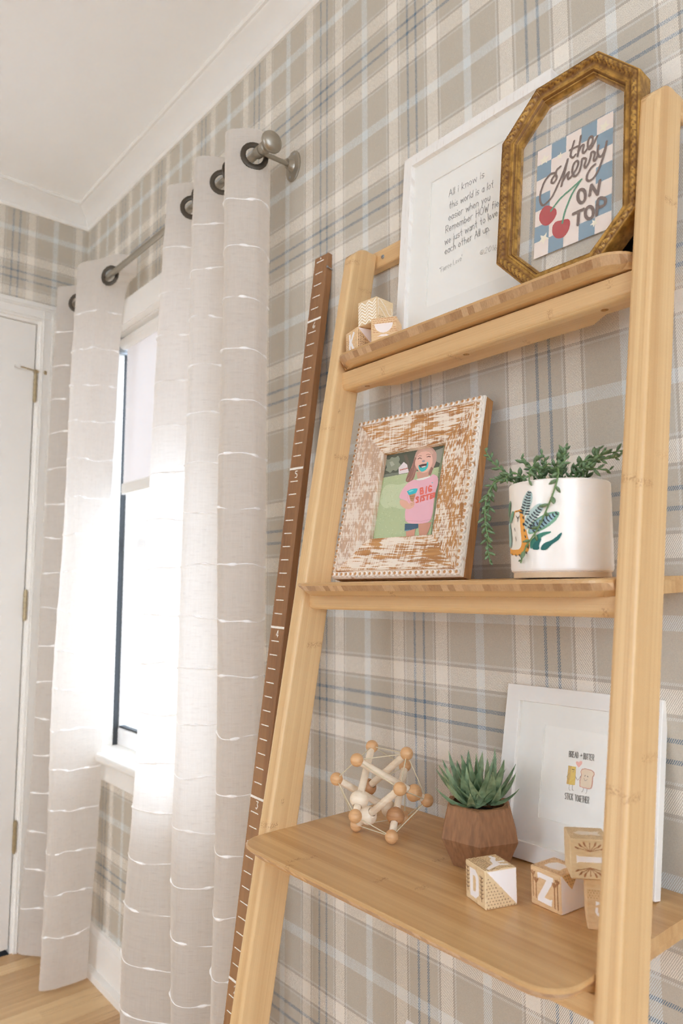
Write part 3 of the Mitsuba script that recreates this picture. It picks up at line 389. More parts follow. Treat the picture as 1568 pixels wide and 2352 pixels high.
POT_STROKE=[[0.00052,[[-1.965,1.1759],[-1.904,1.1721],[-1.851,1.1756]]],[0.00052,[[-1.904,1.1721],[-1.911,1.1688]]],[0.00069,[[-1.94,1.1812],[-1.931,1.1802]]],[0.00069,[[-1.882,1.1816],[-1.874,1.1805]]],[0.00052,[[-2.035,1.1612],[-2.015,1.1577]]],[0.00052,[[-1.999,1.1508],[-1.981,1.1456]]],[0.00103,[[-1.765,1.1802],[-1.754,1.1785]]],[0.00103,[[-1.754,1.1734],[-1.743,1.1716]]],[0.00103,[[-1.752,1.1649],[-1.741,1.1632]]],[0.00103,[[-1.733,1.1581],[-1.723,1.1564]]],[0.00103,[[-1.712,1.1505],[-1.702,1.1488]]],[0.00103,[[-1.68,1.1445],[-1.67,1.1428]]],[0.00103,[[-1.652,1.1378],[-1.643,1.1361]]],[0.00103,[[-1.699,1.1316],[-1.689,1.1299]]],[0.00103,[[-1.783,1.1298],[-1.773,1.1281]]],[0.00103,[[-1.891,1.1287],[-1.879,1.127]]],[0.00103,[[-2.019,1.129],[-2.003,1.1273]]],[0.00103,[[-2.219,1.1309],[-2.194,1.1292]]],[0.00103,[[-2.505,1.1349],[-2.505,1.1332]]],[0.00103,[[-1.749,1.1777],[-1.839,1.1798]]],[0.00103,[[-1.692,1.1767],[-1.608,1.176]]],[0.00103,[[-1.728,1.1806],[-1.807,1.1826]]],[0.00103,[[-1.676,1.1798],[-1.6,1.1792]]],[0.00103,[[-1.707,1.1836],[-1.776,1.1855]]],[0.00103,[[-1.661,1.1829],[-1.593,1.1824]]],[0.00103,[[-1.687,1.1866],[-1.747,1.1883]]],[0.00103,[[-1.647,1.1859],[-1.585,1.1856]]],[0.00103,[[-1.667,1.1896],[-1.718,1.1912]]],[0.00103,[[-1.632,1.189],[-1.578,1.1887]]],[0.00103,[[-1.648,1.1926],[-1.69,1.194]]],[0.00103,[[-1.618,1.192],[-1.571,1.1919]]],[0.00103,[[-1.628,1.1955],[-1.663,1.1969]]],[0.00103,[[-1.603,1.1951],[-1.564,1.1951]]],[0.00103,[[-1.61,1.1985],[-1.637,1.1997]]],[0.00103,[[-1.589,1.1982],[-1.556,1.1983]]],[0.00103,[[-1.591,1.2015],[-1.611,1.2026]]],[0.00103,[[-1.575,1.2012],[-1.549,1.2014]]],[0.00103,[[-1.679,1.1625],[-1.746,1.1658]]],[0.00103,[[-1.632,1.1607],[-1.557,1.1586]]],[0.00103,[[-1.634,1.1652],[-1.691,1.1682]]],[0.00103,[[-1.592,1.1635],[-1.525,1.1616]]],[0.00103,[[-1.59,1.1678],[-1.639,1.1706]]],[0.00103,[[-1.554,1.1663],[-1.493,1.1647]]],[0.00103,[[-1.548,1.1705],[-1.589,1.173]]],[0.00103,[[-1.516,1.1692],[-1.463,1.1677]]],[0.00103,[[-1.507,1.1731],[-1.541,1.1754]]],[0.00103,[[-1.48,1.172],[-1.433,1.1708]]],[0.00103,[[-1.467,1.1758],[-1.495,1.1778]]],[0.00103,[[-1.444,1.1748],[-1.403,1.1738]]],[0.00103,[[-1.428,1.1784],[-1.45,1.1802]]],[0.00103,[[-1.409,1.1776],[-1.374,1.1769]]],[0.00103,[[-1.39,1.1811],[-1.406,1.1827]]],[0.00103,[[-1.375,1.1804],[-1.345,1.1799]]],[0.00103,[[-1.353,1.1838],[-1.364,1.1851]]],[0.00103,[[-1.341,1.1832],[-1.317,1.183]]],[0.00103,[[-1.551,1.1586],[-1.582,1.1624]]],[0.00103,[[-1.524,1.1563],[-1.474,1.1532]]],[0.00103,[[-1.484,1.1606],[-1.51,1.1641]]],[0.00103,[[-1.461,1.1585],[-1.416,1.1557]]],[0.00103,[[-1.421,1.1626],[-1.442,1.1658]]],[0.00103,[[-1.4,1.1607],[-1.36,1.1583]]],[0.00103,[[-1.359,1.1646],[-1.376,1.1675]]],[0.00103,[[-1.341,1.163],[-1.305,1.1608]]],[0.00103,[[-1.299,1.1667],[-1.313,1.1692]]],[0.00103,[[-1.284,1.1652],[-1.252,1.1634]]],[0.00103,[[-1.241,1.1687],[-1.251,1.171]]],[0.00103,[[-1.228,1.1675],[-1.199,1.1659]]],[0.00103,[[-1.183,1.1708],[-1.191,1.1727]]],[0.00103,[[-1.172,1.1697],[-1.147,1.1685]]],[0.00103,[[-1.127,1.1729],[-1.131,1.1745]]],[0.00103,[[-1.118,1.172],[-1.096,1.171]]],[0.00103,[[-1.071,1.1749],[-1.072,1.1763]]],[0.00103,[[-1.064,1.1743],[-1.045,1.1736]]]]
RATTLE=[[1.5688,-0.1119,0.8495],[1.643,-0.1118,0.8512],[1.6061,-0.1759,0.8453],[1.5575,-0.1733,0.8092],[1.5941,-0.0664,0.8186],[1.6687,-0.1517,0.8136],[1.6569,-0.0849,0.7835],[1.6202,-0.1918,0.7741],[1.5714,-0.1464,0.7415],[1.6082,-0.0822,0.7474],[1.6456,-0.1462,0.7432],[1.5457,-0.1065,0.7791]]
# ---------------------------------------------------------------- ladder shelf
L = 'ladder_shelf'
XL, LW, SPAN, LM, LD, LY0, LTOP = 1.4612, .0262, .5538, .18255, .0533, -.38195, 1.702
LX = [XL, XL + SPAN]
def leg_mesh(x0):
    r, n = .0065, 5
    def ro(cx, cy, a0): return [(cx + r*math.cos(a0 + k/n*math.pi/2), cy + r*math.sin(a0 + k/n*math.pi/2)) for k in range(n + 1)]
    sec = Polygon(ro(r, r, math.pi) + ro(LW - r, r, 1.5*math.pi) + ro(LW - .004, LD - .004, 0)[:1] + ro(LW - .004, LD - .004, 0)[1:] + ro(.004, LD - .004, math.pi/2))
    m = m3.Manifold.extrude(cross(sec.exterior.coords), LTOP, n_divisions=1)
    pr = [(0, -.01), (LD, -.01), (LD, LTOP - .004)] + [(LD*.5 + LD*.5*math.cos(t), LTOP - .028 + .026*math.sin(t)) for t in np.linspace(1.2, 0.5*math.pi, 4)] + [(.026 - .026*math.sin(t), LTOP - .028 + .026*math.cos(t)) for t in np.linspace(0, math.pi/2, 8)]
    side = m3.Manifold.extrude(cross(pr), LW + .02)     # (y, z, x)
    side = side.transform(np.array([[0, 0, 1, -.01], [1, 0, 0, 0], [0, 1, 0, 0]], float))
    q = from_mani(m ^ side); v = q.vertices
    q.vertices = np.c_[v[:, 0] + x0, v[:, 1] + LY0 + LM * v[:, 2], v[:, 2]]
    return q
for x in LX: add(L + '__leg', mikit.ply(leg_mesh(x), 'mat_bamboo_leg', smooth=35))
SX0, SX1 = XL + LW + .0006, XL + SPAN - .0006
def shelf_mesh(zt, yf, tilt=0.0, th=.0195, r=.042, ins=.016, yb=-.001):
    def outline(d, e=0):
        x0, x1, y = SX0 + e, SX1 - e, yf + d; rr = r - d * .3
        p = [(x0, yb), (x0, y + rr)] if False else []
        yl = LY0 + LM * zt
        arc = [(x0 + rr - rr*math.cos(t)**.9, y + rr - rr*math.sin(t)**.9) for t in np.linspace(0, math.pi/2, 10)]
        arc2 = [(x1 - (a - x0), b) for a, b in arc[::-1]]
        return [(x0, yb), (x0, yl + .016), (x0, yl + .006)] + arc + arc2 + [(x1, yl + .006), (x1, yl + .016), (x1, yb)]
    lv = [(0, .0016), (.0014, 0), (.0042, 0), (th - .0035, ins - .003), (th - .001, ins), (th, ins + .0016)]
    rings = [outline(d) for _, d in lv]; n = len(rings[0]); V, F, UV = [], [], []
    # keep ends flush with the legs where the shelf runs between them
    for (dz, d), rg in zip(lv, rings):
        for x, y in rg:
            if d and y < LY0 + LM * zt + .01:
                k = 1.0; x = x + (d * k * .8 if x < (SX0+SX1)/2 else -d * k * .8)
            V.append((x, y, zt - dz)); UV.append((0, dz / th))
    for i in range(len(lv) - 1):
        for j in range(n):
            k = (j + 1) % n; F += [[i*n+j, i*n+k, (i+1)*n+k], [i*n+j, (i+1)*n+k, (i+1)*n+j]]
    for l in (0, len(lv) - 1):
        v2, f2 = trimesh.creation.triangulate_polygon(Polygon([q[:2] for q in V[l*n:(l+1)*n]]), engine='earcut')
        kd = [int(np.argmin(np.hypot(*(np.array([q[:2] for q in V[l*n:(l+1)*n]]) - p).T))) + l*n for p in v2]; F += [[kd[i] for i in t] for t in f2]
    m = mf(V, F); UV = np.array(UV); m.fix_normals()
    t3 = m.vertices[m.faces]; t3 = t3 - m.vertices.mean(0)
    if np.einsum('ij,ij->i', t3[:, 0], np.cross(t3[:, 1], t3[:, 2])).sum() < 0: m.faces = m.faces[:, ::-1]
    vv = m.vertices.copy(); vv[:, 2] += (vv[:, 1] - yf) * tilt; m.vertices = vv
    # faceted copy so that every face keeps a crisp normal
    f = m.faces; return mf(vv[f].reshape(-1, 3), np.arange(len(f)*3).reshape(-1, 3)), UV[f].reshape(-1, 2)
def beam_mesh(yfb, zb0, zb1, dep=.03, back=True):
    """rail under a shelf: rounded lower edges, wider in the middle behind, three screw holes"""
    r, n = .008, 5
    pr = [(0, zb1), (0, zb0 + r)] + [(r - r*math.cos(t), zb0 + r - r*math.sin(t)) for t in np.linspace(.2, math.pi/2, n)] + [(dep, zb0), (dep, zb1)]
    m = m3.Manifold.extrude(cross(pr), SX1 - SX0).transform(np.array([[0, 0, 1, SX0], [1, 0, 0, yfb], [0, 1, 0, 0]], float))
    if back:
        pl = [(SX0 + .055, yfb + dep - .001), (SX0 + .085, yfb + dep + .02), (SX1 - .085, yfb + dep + .02), (SX1 - .055, yfb + dep - .001)]
        b = m3.Manifold.extrude(cross(pl), zb1 - zb0 - .001).translate((0, 0, zb0))
        m = m + b
    for x in (SX0 + .045, (SX0 + SX1)/2 - .005, SX1 - .05):
        m = m - m3.Manifold.cylinder(.014, .0048, circular_segments=16).translate((x, yfb + dep*.55, zb0 - .002))
    return from_mani(m)
ZS = [1.484, 1.1012, .7345]; YS = [-.1285, -.214, -.3035]; TILT = [0, .03, 0]
for zt, yf, ti in zip(ZS, YS, TILT):
    q, uv = shelf_mesh(zt, yf, ti)
    add(L + '__shelf', mikit.ply(q, 'mat_bamboo_shelf', smooth=False, uv=uv))
for zt, yf, (h0, h1) in zip(ZS, YS, ((.052, .0225), (.0405, .0175), (.048, .0205))):
    yb = LY0 + LM * (zt - .035) + .016
    add(L + '__beam', mikit.ply(beam_mesh(yb, zt - h0, zt - h1, .032, zt > 1.3), 'mat_bamboo_x', smooth=30))
    for x in (SX0 + .12, SX1 - .12):
        add(L + '__spacer', mikit.ply(cbox((x - .02, yb + .006, zt - h1 - .001), (x + .02, yb + .028, zt - .0185), .0005), 'mat_bamboo_x'))
add(L + '__top_rail', mikit.ply(rbox((XL + .002, -.0195, 1.6735), (XL + SPAN + LW - .002, -.0005, 1.7065), .003), 'mat_bamboo_x', smooth=40))
for x in (XL + LW + .018, XL + SPAN - .018):
    s = cat_([lathe([(0, 0), (.0042, 0), (.0036, .0012), (.0016, .0016), (.0014, .0004), (0, .0004)], 16)])
    s.apply_transform(trimesh.transformations.rotation_matrix(math.pi/2, [1, 0, 0])); s.apply_translation((x, -.0193, 1.69))
    add(L + '__top_rail__screw', mikit.ply(s, 'mat_steel', smooth=30), 'steel cross-head screw')
tag(L, 'tall light bamboo ladder shelf with three boards leaning on the plaid wall', 'shelf')
# ---------------------------------------------------------------- growth ruler
RD = np.array([.0098, .0347, .303]); RD /= np.linalg.norm(RD); ra = np.cross(RD, [0, 1, 0]) * -1
ra = np.cross([0, 1, 0], RD); ra /= np.linalg.norm(ra); rn = np.cross(ra, RD)
class RPl(Plane):
    def __init__(s): s.o = np.array([1.312, -.0254, 1.6276]); s.a, s.b, s.n = ra, RD, rn; s.M = np.eye(4); s.M[:3, 0], s.M[:3, 1], s.M[:3, 2], s.M[:3, 3] = s.a, s.b, s.n, s.o
RP = RPl(); RW, FT = .043, .3051
if RP.n[1] > 0: raise ValueError('ruler faces the wall')
V = -1.6276 / RD[2] + .001; VT = .139
b = cbox((-RW/2, V, -.016), (RW/2, VT, 0), .0012)
add('growth_ruler__board', mikit.ply(RP.put(b), 'mat_walnut'))
W_ = (240, 236, 228)
def mark(name, g): P = Print(); P.poly(g, W_); add('growth_ruler__board__' + name, P.on(RP.sub(.0001)))
for k in range(-70, 6):
    v = k * FT / 12; w = .0018
    if k % 12 == 0: mark('foot_mark', sbox(-RW/2, v - .0021, RW/2, v + .0021))
    else: mark('inch_mark', sbox(-RW/2 + .16*RW, v - w/2, -RW/2 + .72*RW, v + w/2))
for ft in range(6, 0, -1):
    v = (ft - 6) * FT - .018
    mark('numeral', union_all([LineString(l).buffer(.0008) for l in fit_text(str(ft), (-.001, v), (.0052, v), .0125)]))
mark('hole', Point(-.002, VT - .0055).buffer(.0019))
tag('growth_ruler', 'brown wooden growth chart ruler leaning between curtain and shelf', 'ruler')
nl = RP.pt([[RW/2 + .0035, VT - .031, -.008]])[0]
add('nail', mikit.ply(cat_([cyl((nl[0], .0, nl[2] - .004), (nl[0] - .001, -.013, nl[2]), .0011, 8), cyl((nl[0] - .001, -.013, nl[2]), (nl[0] - .001, -.0142, nl[2]), .0022, 10)]), 'mat_steel'), 'small steel nail in the plaid wall behind the ruler top', 'nail')
# ---------------------------------------------------------------- picture frames
def mitred(w, h, prof, corners=None):
    """four rails with mitred corners; prof: (inset, out) points of a closed section. Returns four meshes: bottom, right, top, left"""
    out = []
    def pt(c, d): return {0: (d, d), 1: (w - d, d), 2: (w - d, h - d), 3: (d, h - d)}[c]
    n = len(prof)
    for s in range(4):
        a, b = s, (s + 1) % 4
        Vv = [(*pt(a, d), z) for d, z in prof] + [(*pt(b, d), z) for d, z in prof]; F = []
        for i in range(n):
            j = (i + 1) % n; F += [[i, n+i, n+j], [i, n+j, j]]
        for i in range(1, n - 1): F += [[0, i, i+1], [n, n+i+1, n+i]]
        m = mf(Vv, F); m.fix_normals(); out.append(m)
    return out
def framed(key, pl, w, h, prof, bsdf, mw, inner, glass_w=-.006, mat_w=-.009, matbox=None, backw=-.018):
    for m in mitred(w, h, prof): add(key + '__rail', mikit.ply(pl.put(m), bsdf, smooth=30))
    q = lambda a, b, c, d, z: mf(pl.pt([(a, b, z), (c, b, z), (c, d, z), (a, d, z)]), [[0, 1, 2], [0, 2, 3]])
    e = mw - .003
    add(key + '__backing', mikit.ply(pl.put(cbox((e, e, backw), (w - e, h - e, backw + .003), .0004)), 'mat_mat'))
    if matbox:
        a, b, c, d = matbox
        g = Polygon([(e, e), (w-e, e), (w-e, h-e), (e, h-e)], [[(a, b), (c, b), (c, d), (a, d)]])
        m = extr(g, .0016); m.apply_translation((0, 0, mat_w - .0016)); add(key + '__mount', mikit.ply(pl.put(m), 'mat_mat'), 'white card mount')
        add(key + '__print', mikit.ply(q(a - .004, b - .004, c + .004, d + .004, mat_w - .0022), 'mat_paper'))
    add(key + '__glass', mikit.ply(q(e, e, w - e, h - e, glass_w), 'mat_pane'), 'clear glass')
plain = lambda mw, t: [(0, -t), (0, -.0006), (.0006, 0), (mw - .0006, 0), (mw, -.0006), (mw, -.009), (mw, -t)]
LA = Plane(1.568, -.055, 1.4859, 0, .084); K = 'note_frame'
framed(K, LA, .297, .3575, plain(.0195, .022), 'mat_pickled', .0195, None, matbox=(.0595, .066, .2375, .292))
P = Print()
for t, (p0, p1) in NOTE:
    thin = t[0] in '"\u00a9'; L_ = fit_text(t, p0, p1, .0095 if thin else .0125)
    P.poly(union_all([LineString(l).buffer(.00022 if thin else .00036) for l in L_]), (120, 116, 112) if thin else (84, 80, 78))
add(K + '__print__handwriting', P.on(LA.sub(-.0108)), 'grey handwritten verse')
tag(K, 'large white framed handwritten verse on the top shelf, behind the gilded frame', 'picture frame')
# bread and butter
BB = Plane(1.7555, -.062, .7376, .036, .21); K = 'cartoon_frame'
framed(K, BB, .2226, .2245, plain(.022, .0145), 'mat_white', .022, None, glass_w=-.004, mat_w=-.007, matbox=(.061, .056, .1615, .1745), backw=-.0135)
P = Print()
for c, p in BB_POLY: P.poly(Polygon(p).buffer(.0003), c)
for l in BB_STROKE: P.line(l, .00042, (128, 108, 96))
for q in BB_DOTS: P.poly(Point(q).buffer(.0007), (96, 76, 58))
for t, (p0, p1, p2) in BB_TEXT:
    P.poly(union_all([LineString(l).buffer(.00034) for l in fit_text(t, p0, p1, float(np.hypot(p2[0]-p0[0], p2[1]-p0[1])))]), (92, 84, 78))
add(K + '__print__cartoon', P.on(BB.sub(-.0090)), 'bread and butter cartoon with lettering')
tag(K, 'white framed bread and butter cartoon on the lowest board behind the letter blocks', 'picture frame')
# rustic photo frame
RU = Plane(1.487, -.13, 1.1113, .081, .249); RUW, RUH = .259, .2815; K = 'photo_frame'
rail = [(.0105, -.003), (.0115, -.0006), (.014, -.0004), (.0155, -.0022), (.058, -.0085), (.0635, -.0085), (.066, -.0105), (.066, -.0235), (.0105, -.0235)]
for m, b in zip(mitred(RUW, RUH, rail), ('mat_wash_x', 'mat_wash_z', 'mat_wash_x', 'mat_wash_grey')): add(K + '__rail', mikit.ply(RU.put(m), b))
lip = [(.0, -.012), (.0, -.008), (.0015, -.005), (.0105, -.005), (.0105, -.012)]
for m in mitred(RUW, RUH, lip): add(K + '__rim', mikit.ply(RU.put(m), 'mat_rim'))
core = mitred(RUW, RUH, [(.0003, -.03), (.0003, -.0121), (.0104, -.0121), (.0104, -.0236), (.06, -.0236), (.06, -.03)])
add(K + '__backing', mikit.ply(RU.put(cat_(core + [cbox((.06, .06, -.028), (RUW - .06, RUH - .06, -.0205), .0005)])), 'mat_rawwood'))
# carved beads all round: pale wall, worn brown cap
bv = lathe([(0, .0002), (.0023, .0001), (.0028, -.0004), (.0043, -.002), (.0047, -.0042), (0, -.0042)], 10)
bc = np.where((np.hypot(bv.vertices[:, 0], bv.vertices[:, 1]) < .00255)[:, None], lin((188, 140, 94)), lin((240, 231, 218)))
bead = mikit.ply(bv, 'mat_print', smooth=True, color=bc)
def bead_at(u, v):
    M = RU.M @ trimesh.transformations.translation_matrix((u, v, -.0012)); return {**bead, 'to_world': T4(M.tolist())}
nu, nv = 25, 28
for i in range(nu):
    for v in (.0056, RUH - .0056): add(K + '__bead', bead_at(.0056 + (RUW - .0112) * i / (nu - 1), v))
for i in range(1, nv - 1):
    for u in (.0056, RUW - .0056): add(K + '__bead', bead_at(u, .0056 + (RUH - .0112) * i / (nv - 1)))
P = Print(); a0, b0, aw, bh = .0575, .0675, RUW - .133, RUH - .131
S2 = lambda pts: [(a0 + x * aw, b0 + y * bh) for x, y in pts]
P.poly(sbox(.0585, .0585, RUW - .0585, RUH - .0585), (126, 138, 108))
for it in PHOTO:
    if it[0] == 'p':
        g = Polygon(soften(S2(it[2])) if len(it[2]) > 6 else S2(it[2])).buffer(0)
        P.poly(g.intersection(sbox(.0585, .0585, RUW - .0585, RUH - .0585)), it[1])
        if it[1] == (190, 199, 162):
            g2 = []
            for _ in range(420):
                x, y = rng.rand(2); y *= .72
                g2.append(affinity.rotate(sbox(0, 0, .0022, .00035), float(rng.uniform(-40, 60)), origin=(0, 0)).__class__(affinity.translate(affinity.rotate(sbox(0, 0, .0022, .00035), float(rng.uniform(-40, 60)), origin=(0, 0)), a0 + x*aw, b0 + y*bh).exterior.coords))
            P.poly(union_all(g2[:210]), (150, 166, 116)); P.poly(union_all(g2[210:]), (212, 216, 184))
    else: P.line(S2(it[3]), it[1] * aw, it[2])
add(K + '__photograph', P.on(RU.sub(-.0195), dl=.00002), 'photo of a laughing child in a pink shirt with an ice cream cone')
tag(K, 'whitewashed carved wood photo frame on the middle board beside the left leg', 'picture frame')
# gilded octagonal frame
GO = Plane(1.80, -.1005, 1.4875, 0, .113); K = 'octagonal_frame'
G0, G1, GH, GX, GY = .0085, .2165, .306, .0565, .0585
octo = [(G0 + GX, 0), (G1 - GX, 0), (G1, GY), (G1, GH - GY - .004), (G1 - GX, GH), (G0 + GX, GH), (G0, GH - GY), (G0, GY)]
def inset(poly, d):
    n = len(poly); P_ = [np.array(p, float) for p in poly]; o = []
    for i in range(n):
        a, b, c = P_[i-1], P_[i], P_[(i+1) % n]; e, f = (b-a)/np.linalg.norm(b-a), (c-b)/np.linalg.norm(c-b)
        n1, n2 = np.array([-e[1], e[0]]), np.array([-f[1], f[0]])
        A = np.array([n1, n2]); o.append(np.linalg.solve(A, [n1 @ b + d, n2 @ b + d]))
    return np.array(o)
gprof = [(0, -.03), (0, -.005), (.0007, -.003), (.002, -.0022), (.003, -.003), (.0042, -.0012), (.006, .0004), (.008, .0006), (.0095, -.0008), (.0104, -.0028), (.013, -.005), (.0165, -.0066), (.0178, -.0052), (.0192, -.005), (.0205, -.0066), (.0215, -.0095), (.0225, -.0085), (.0238, -.0098), (.025, -.013), (.025, -.03)]
kn = len(gprof)
for s in range(8):
    Vv, UV, NS = [], [], 96
    A_ = [inset(octo, d)[s] for d, _ in gprof]; B_ = [inset(octo, d)[(s+1) % 8] for d, _ in gprof]
    ln = np.linalg.norm(np.array(octo[(s+1) % 8]) - np.array(octo[s]))
    for i in range(NS + 1):
        t = i / NS
        for j, (d, z) in enumerate(gprof):
            p = A_[j] * (1 - t) + B_[j] * t; orn = 0.0
            if 5 <= j <= 9 and 0 < i < NS:
                q = t * ln / .0105; q = q - math.floor(q)
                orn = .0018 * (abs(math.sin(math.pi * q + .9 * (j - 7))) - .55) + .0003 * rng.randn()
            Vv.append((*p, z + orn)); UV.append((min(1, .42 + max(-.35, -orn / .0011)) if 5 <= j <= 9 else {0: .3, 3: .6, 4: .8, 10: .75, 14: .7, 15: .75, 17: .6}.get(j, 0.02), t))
    F = []
    for i in range(NS):
        for j in range(kn - 1): F += [[i*kn+j, (i+1)*kn+j, (i+1)*kn+j+1], [i*kn+j, (i+1)*kn+j+1, i*kn+j+1]]
    m = mf(GO.pt(Vv), F)
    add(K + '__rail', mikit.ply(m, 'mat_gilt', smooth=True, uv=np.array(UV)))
ring = lambda d, z: GO.pt(np.c_[inset(octo, d), np.full(8, z)])
add(K + '__backing', mikit.ply(mf(ring(.0243, -.0225), [[0, i, i+1] for i in range(1, 7)]), 'mat_paper_inset'), 'offcut of the same plaid wallpaper')
for z in (-.0145,):
    add(K + '__glass', mikit.ply(mf(ring(.0243, z), [[0, i, i+1] for i in range(1, 7)]), 'mat_pane'), 'clear glass')
pq = [(.0603, .0524), (.1739, .0524), (.1739, .217), (.0603, .217)]
a0, b0, aw, bh = .0605, .0524, .1133, .1648; SS = lambda pts: [(a0 + x*aw, b0 + y*bh) for x, y in pts]
P = Print(); P.poly(sbox(a0, b0, a0 + aw, b0 + bh), (232, 217, 206))
for r_ in range(7):
    for c_ in range(5):
        if (r_ + c_) % 2 and not (1 <= r_ <= 5 and 1 <= c_ <= 3): P.poly(sbox(a0 + c_*aw/5, b0 + (6-r_)*bh/7, a0 + (c_+1)*aw/5, b0 + (7-r_)*bh/7), (126, 151, 166))
for i, (x, y) in enumerate(STARS):
    cx, cy, R0 = a0 + x*aw, b0 + y*bh, (.0085, .0055, .0085, .009, .006)[i]
    P.poly([(cx + (R0 if k % 2 == 0 else R0*.42)*math.sin(k*math.pi/5 + .2*i), cy + (R0 if k % 2 == 0 else R0*.42)*math.cos(k*math.pi/5 + .2*i)) for k in range(10)], (236, 226, 204))
for c in CHERRIES: P.poly(Polygon(soften(SS(c))).buffer(.0012), (178, 58, 62))
for s_ in CHERRY_STEMS: P.line([tuple(q) for q in catmull(SS(s_), 20)], .0028, (88, 142, 112))
for i, s_ in enumerate(CHERRY_STROKES):
    q = SS(s_); sharp = i in (15, 16, 17)
    P.line([tuple(z) for z in (q if sharp or len(q) < 3 else catmull(q, 8*len(q)))], .0042 if i >= 14 else .0031, (112, 92, 84))
add(K + '__print', P.on(GO.sub(-.0185)), 'checked cherry print with brown script lettering')
ez = [(.150, .012, -.031), (.205, .05, -.031), (.205, .10, -.031), (.150, .10, -.031)]
eb = np.vstack([GO.pt(ez), GO.pt(ez) + 0]); eb = np.array([GO.pt([(.13, .12, -.031)])[0], GO.pt([(.21, .12, -.031)])[0], [2.008, -.03, 1.4845], [1.93, -.03, 1.4845]])
add(K + '__easel', mikit.ply(hull(np.vstack([eb, eb + [0, .0025, 0]])), 'mat_dark'), 'dark grey easel back')
tag(K, 'ornate gilded octagonal frame with a cherry print, front of the top board', 'picture frame')
# ---------------------------------------------------------------- letter blocks
BS = .042
class Face(Plane):
    def __init__(s, M, o, a, b): s.a, s.b = np.array(a, float), np.array(b, float); s.n = np.cross(s.a, s.b); s.o = np.array(o, float); s.M = None; s.T = M
    def pt(s, q): q = Plane.pt(s, q); return q @ s.T[:3, :3].T + s.T[:3, 3]
def block(key, c, yaw, z, bsdf, label, faces):
    M = trimesh.transformations.translation_matrix((c[0], c[1], z + BS/2)) @ trimesh.transformations.rotation_matrix(math.radians(yaw), [0, 0, 1])
    h = BS/2; m = cbox((-h, -h, -h), (h, h, h), .0011); m.apply_transform(M)
    k = key if not USED else f'{key}_{len(USED):03d}'
    add(k + '__cube', mikit.ply(m, bsdf))
    e = h + .00012
    F = {'front': ((-h, -e, -h), (1, 0, 0), (0, 0, 1)), 'right': ((e, -h, -h), (0, 1, 0), (0, 0, 1)), 'top': ((-h, -h, e), (1, 0, 0), (0, 1, 0)), 'left': ((-e, h, -h), (0, -1, 0), (0, 0, 1))}
    for nm, fn in faces.items():
        P = Print(); fn(P); add(k + '__printed_face', P.on(Face(M, *F[nm]), dl=.00003))
    tag(k, label, 'toy block', 'letter blocks'); USED.append(k)
USED = []
WH, BR, BR2 = (240, 234, 230), (122, 84, 52), (164, 112, 70)
def U(p, s=BS): return [(x * s / 10, y * s / 10) for x, y in p]
def letter(P, t, x0, y0, w, h, sw, c=WH):
    L_, ww = text_lines(t); P.poly(union_all([LineString([(BS/10*(x0 + a/ww*w), BS/10*(y0 + b*h)) for a, b in l]).buffer(sw, cap_style='flat', join_style='mitre') for l in L_]), c)
def sprig(P, x, y0, y1, c=BR, lean=0):
    ls = [[(x, y0), (x + lean, y1)]]
    for k in np.linspace(.2, 1, 6):
        yy = y0 + (y1 - y0)*k; xx = x + lean*k
        for s in (-1, 1): ls.append([(xx, yy - .5), (xx + .75*s, yy)])
    P.lines([U(l) for l in ls], .0011, c)
def dots(P, inside, step=.95, r=.0008, c=BR):
    g = []
    for i, y in enumerate(np.arange(.45, 9.8, step * .86)):
        for x in np.arange(.45 + (i % 2) * step/2, 9.8, step):
            if inside(x, y): g.append(Point(x*BS/10, y*BS/10).buffer(r, quad_segs=2))
    P.poly(union_all(g), c)
def dashes(P, inside, c=BR2, vert=False):
    g, r = [], np.random.RandomState(5)
    for y in np.arange(.5, 9.8, .75):
        x = .4 + r.rand()*.6
        while x < 9.3:
            w = .45 + r.rand()*.7
            a, b = (x + w/2, y) if not vert else (y, x + w/2)
            if inside(a, b): g.append(sbox(*( [BS/10*q for q in ((x, y-.11, x+w, y+.11) if not vert else (y-.11, x, y+.11, x+w))])))
            x += w + .35
    if g: P.poly(union_all(g), c)
def f_D(P):
    P.poly(sbox(*[BS/10*v for v in (5.6, 0, 5.75, 10)]), (190, 150, 104))
    g = Polygon(U([(2.6, 1.6), (5.2, 1.6), (6.6, 2.8), (6.6, 7.2), (5.2, 8.5), (2.6, 8.5)])).buffer(.001); hole = Polygon(U([(4.0, 3.1), (4.9, 3.1), (5.3, 3.7), (5.3, 6.4), (4.9, 7.0), (4.0, 7.0)])).buffer(.0004)
    P.poly(g.difference(hole), WH); sprig(P, 1.2, 2.2, 8.6); sprig(P, 8.2, 1.6, 8.0)
def f_tri(P):
    P.poly(U([(.6, 9.7), (9.8, 9.7), (9.8, .4)]), WH); dots(P, lambda x, y: y < 8.9 - x*.93, c=(112, 74, 44))
def f_deer(P):
    dashes(P, lambda x, y: True, (150, 112, 74)); dots(P, lambda x, y: y < 4, .8, .0009, (120, 84, 54))
    P.poly(U([(.9, 7.6), (1.0, 6.6), (2.4, 6.9), (3.6, 5.6), (6.2, 5.0), (7.6, 2.6), (8.8, 1.2), (9.5, 1.6), (9.0, 2.6), (8.2, 4.4), (7.6, 6.2), (8.4, 8.6), (7.6, 8.9), (6.8, 6.9), (5.8, 6.7), (5.9, 9.0), (5.1, 9.1), (4.9, 6.9), (3.9, 7.2), (2.8, 8.2)]), WH)
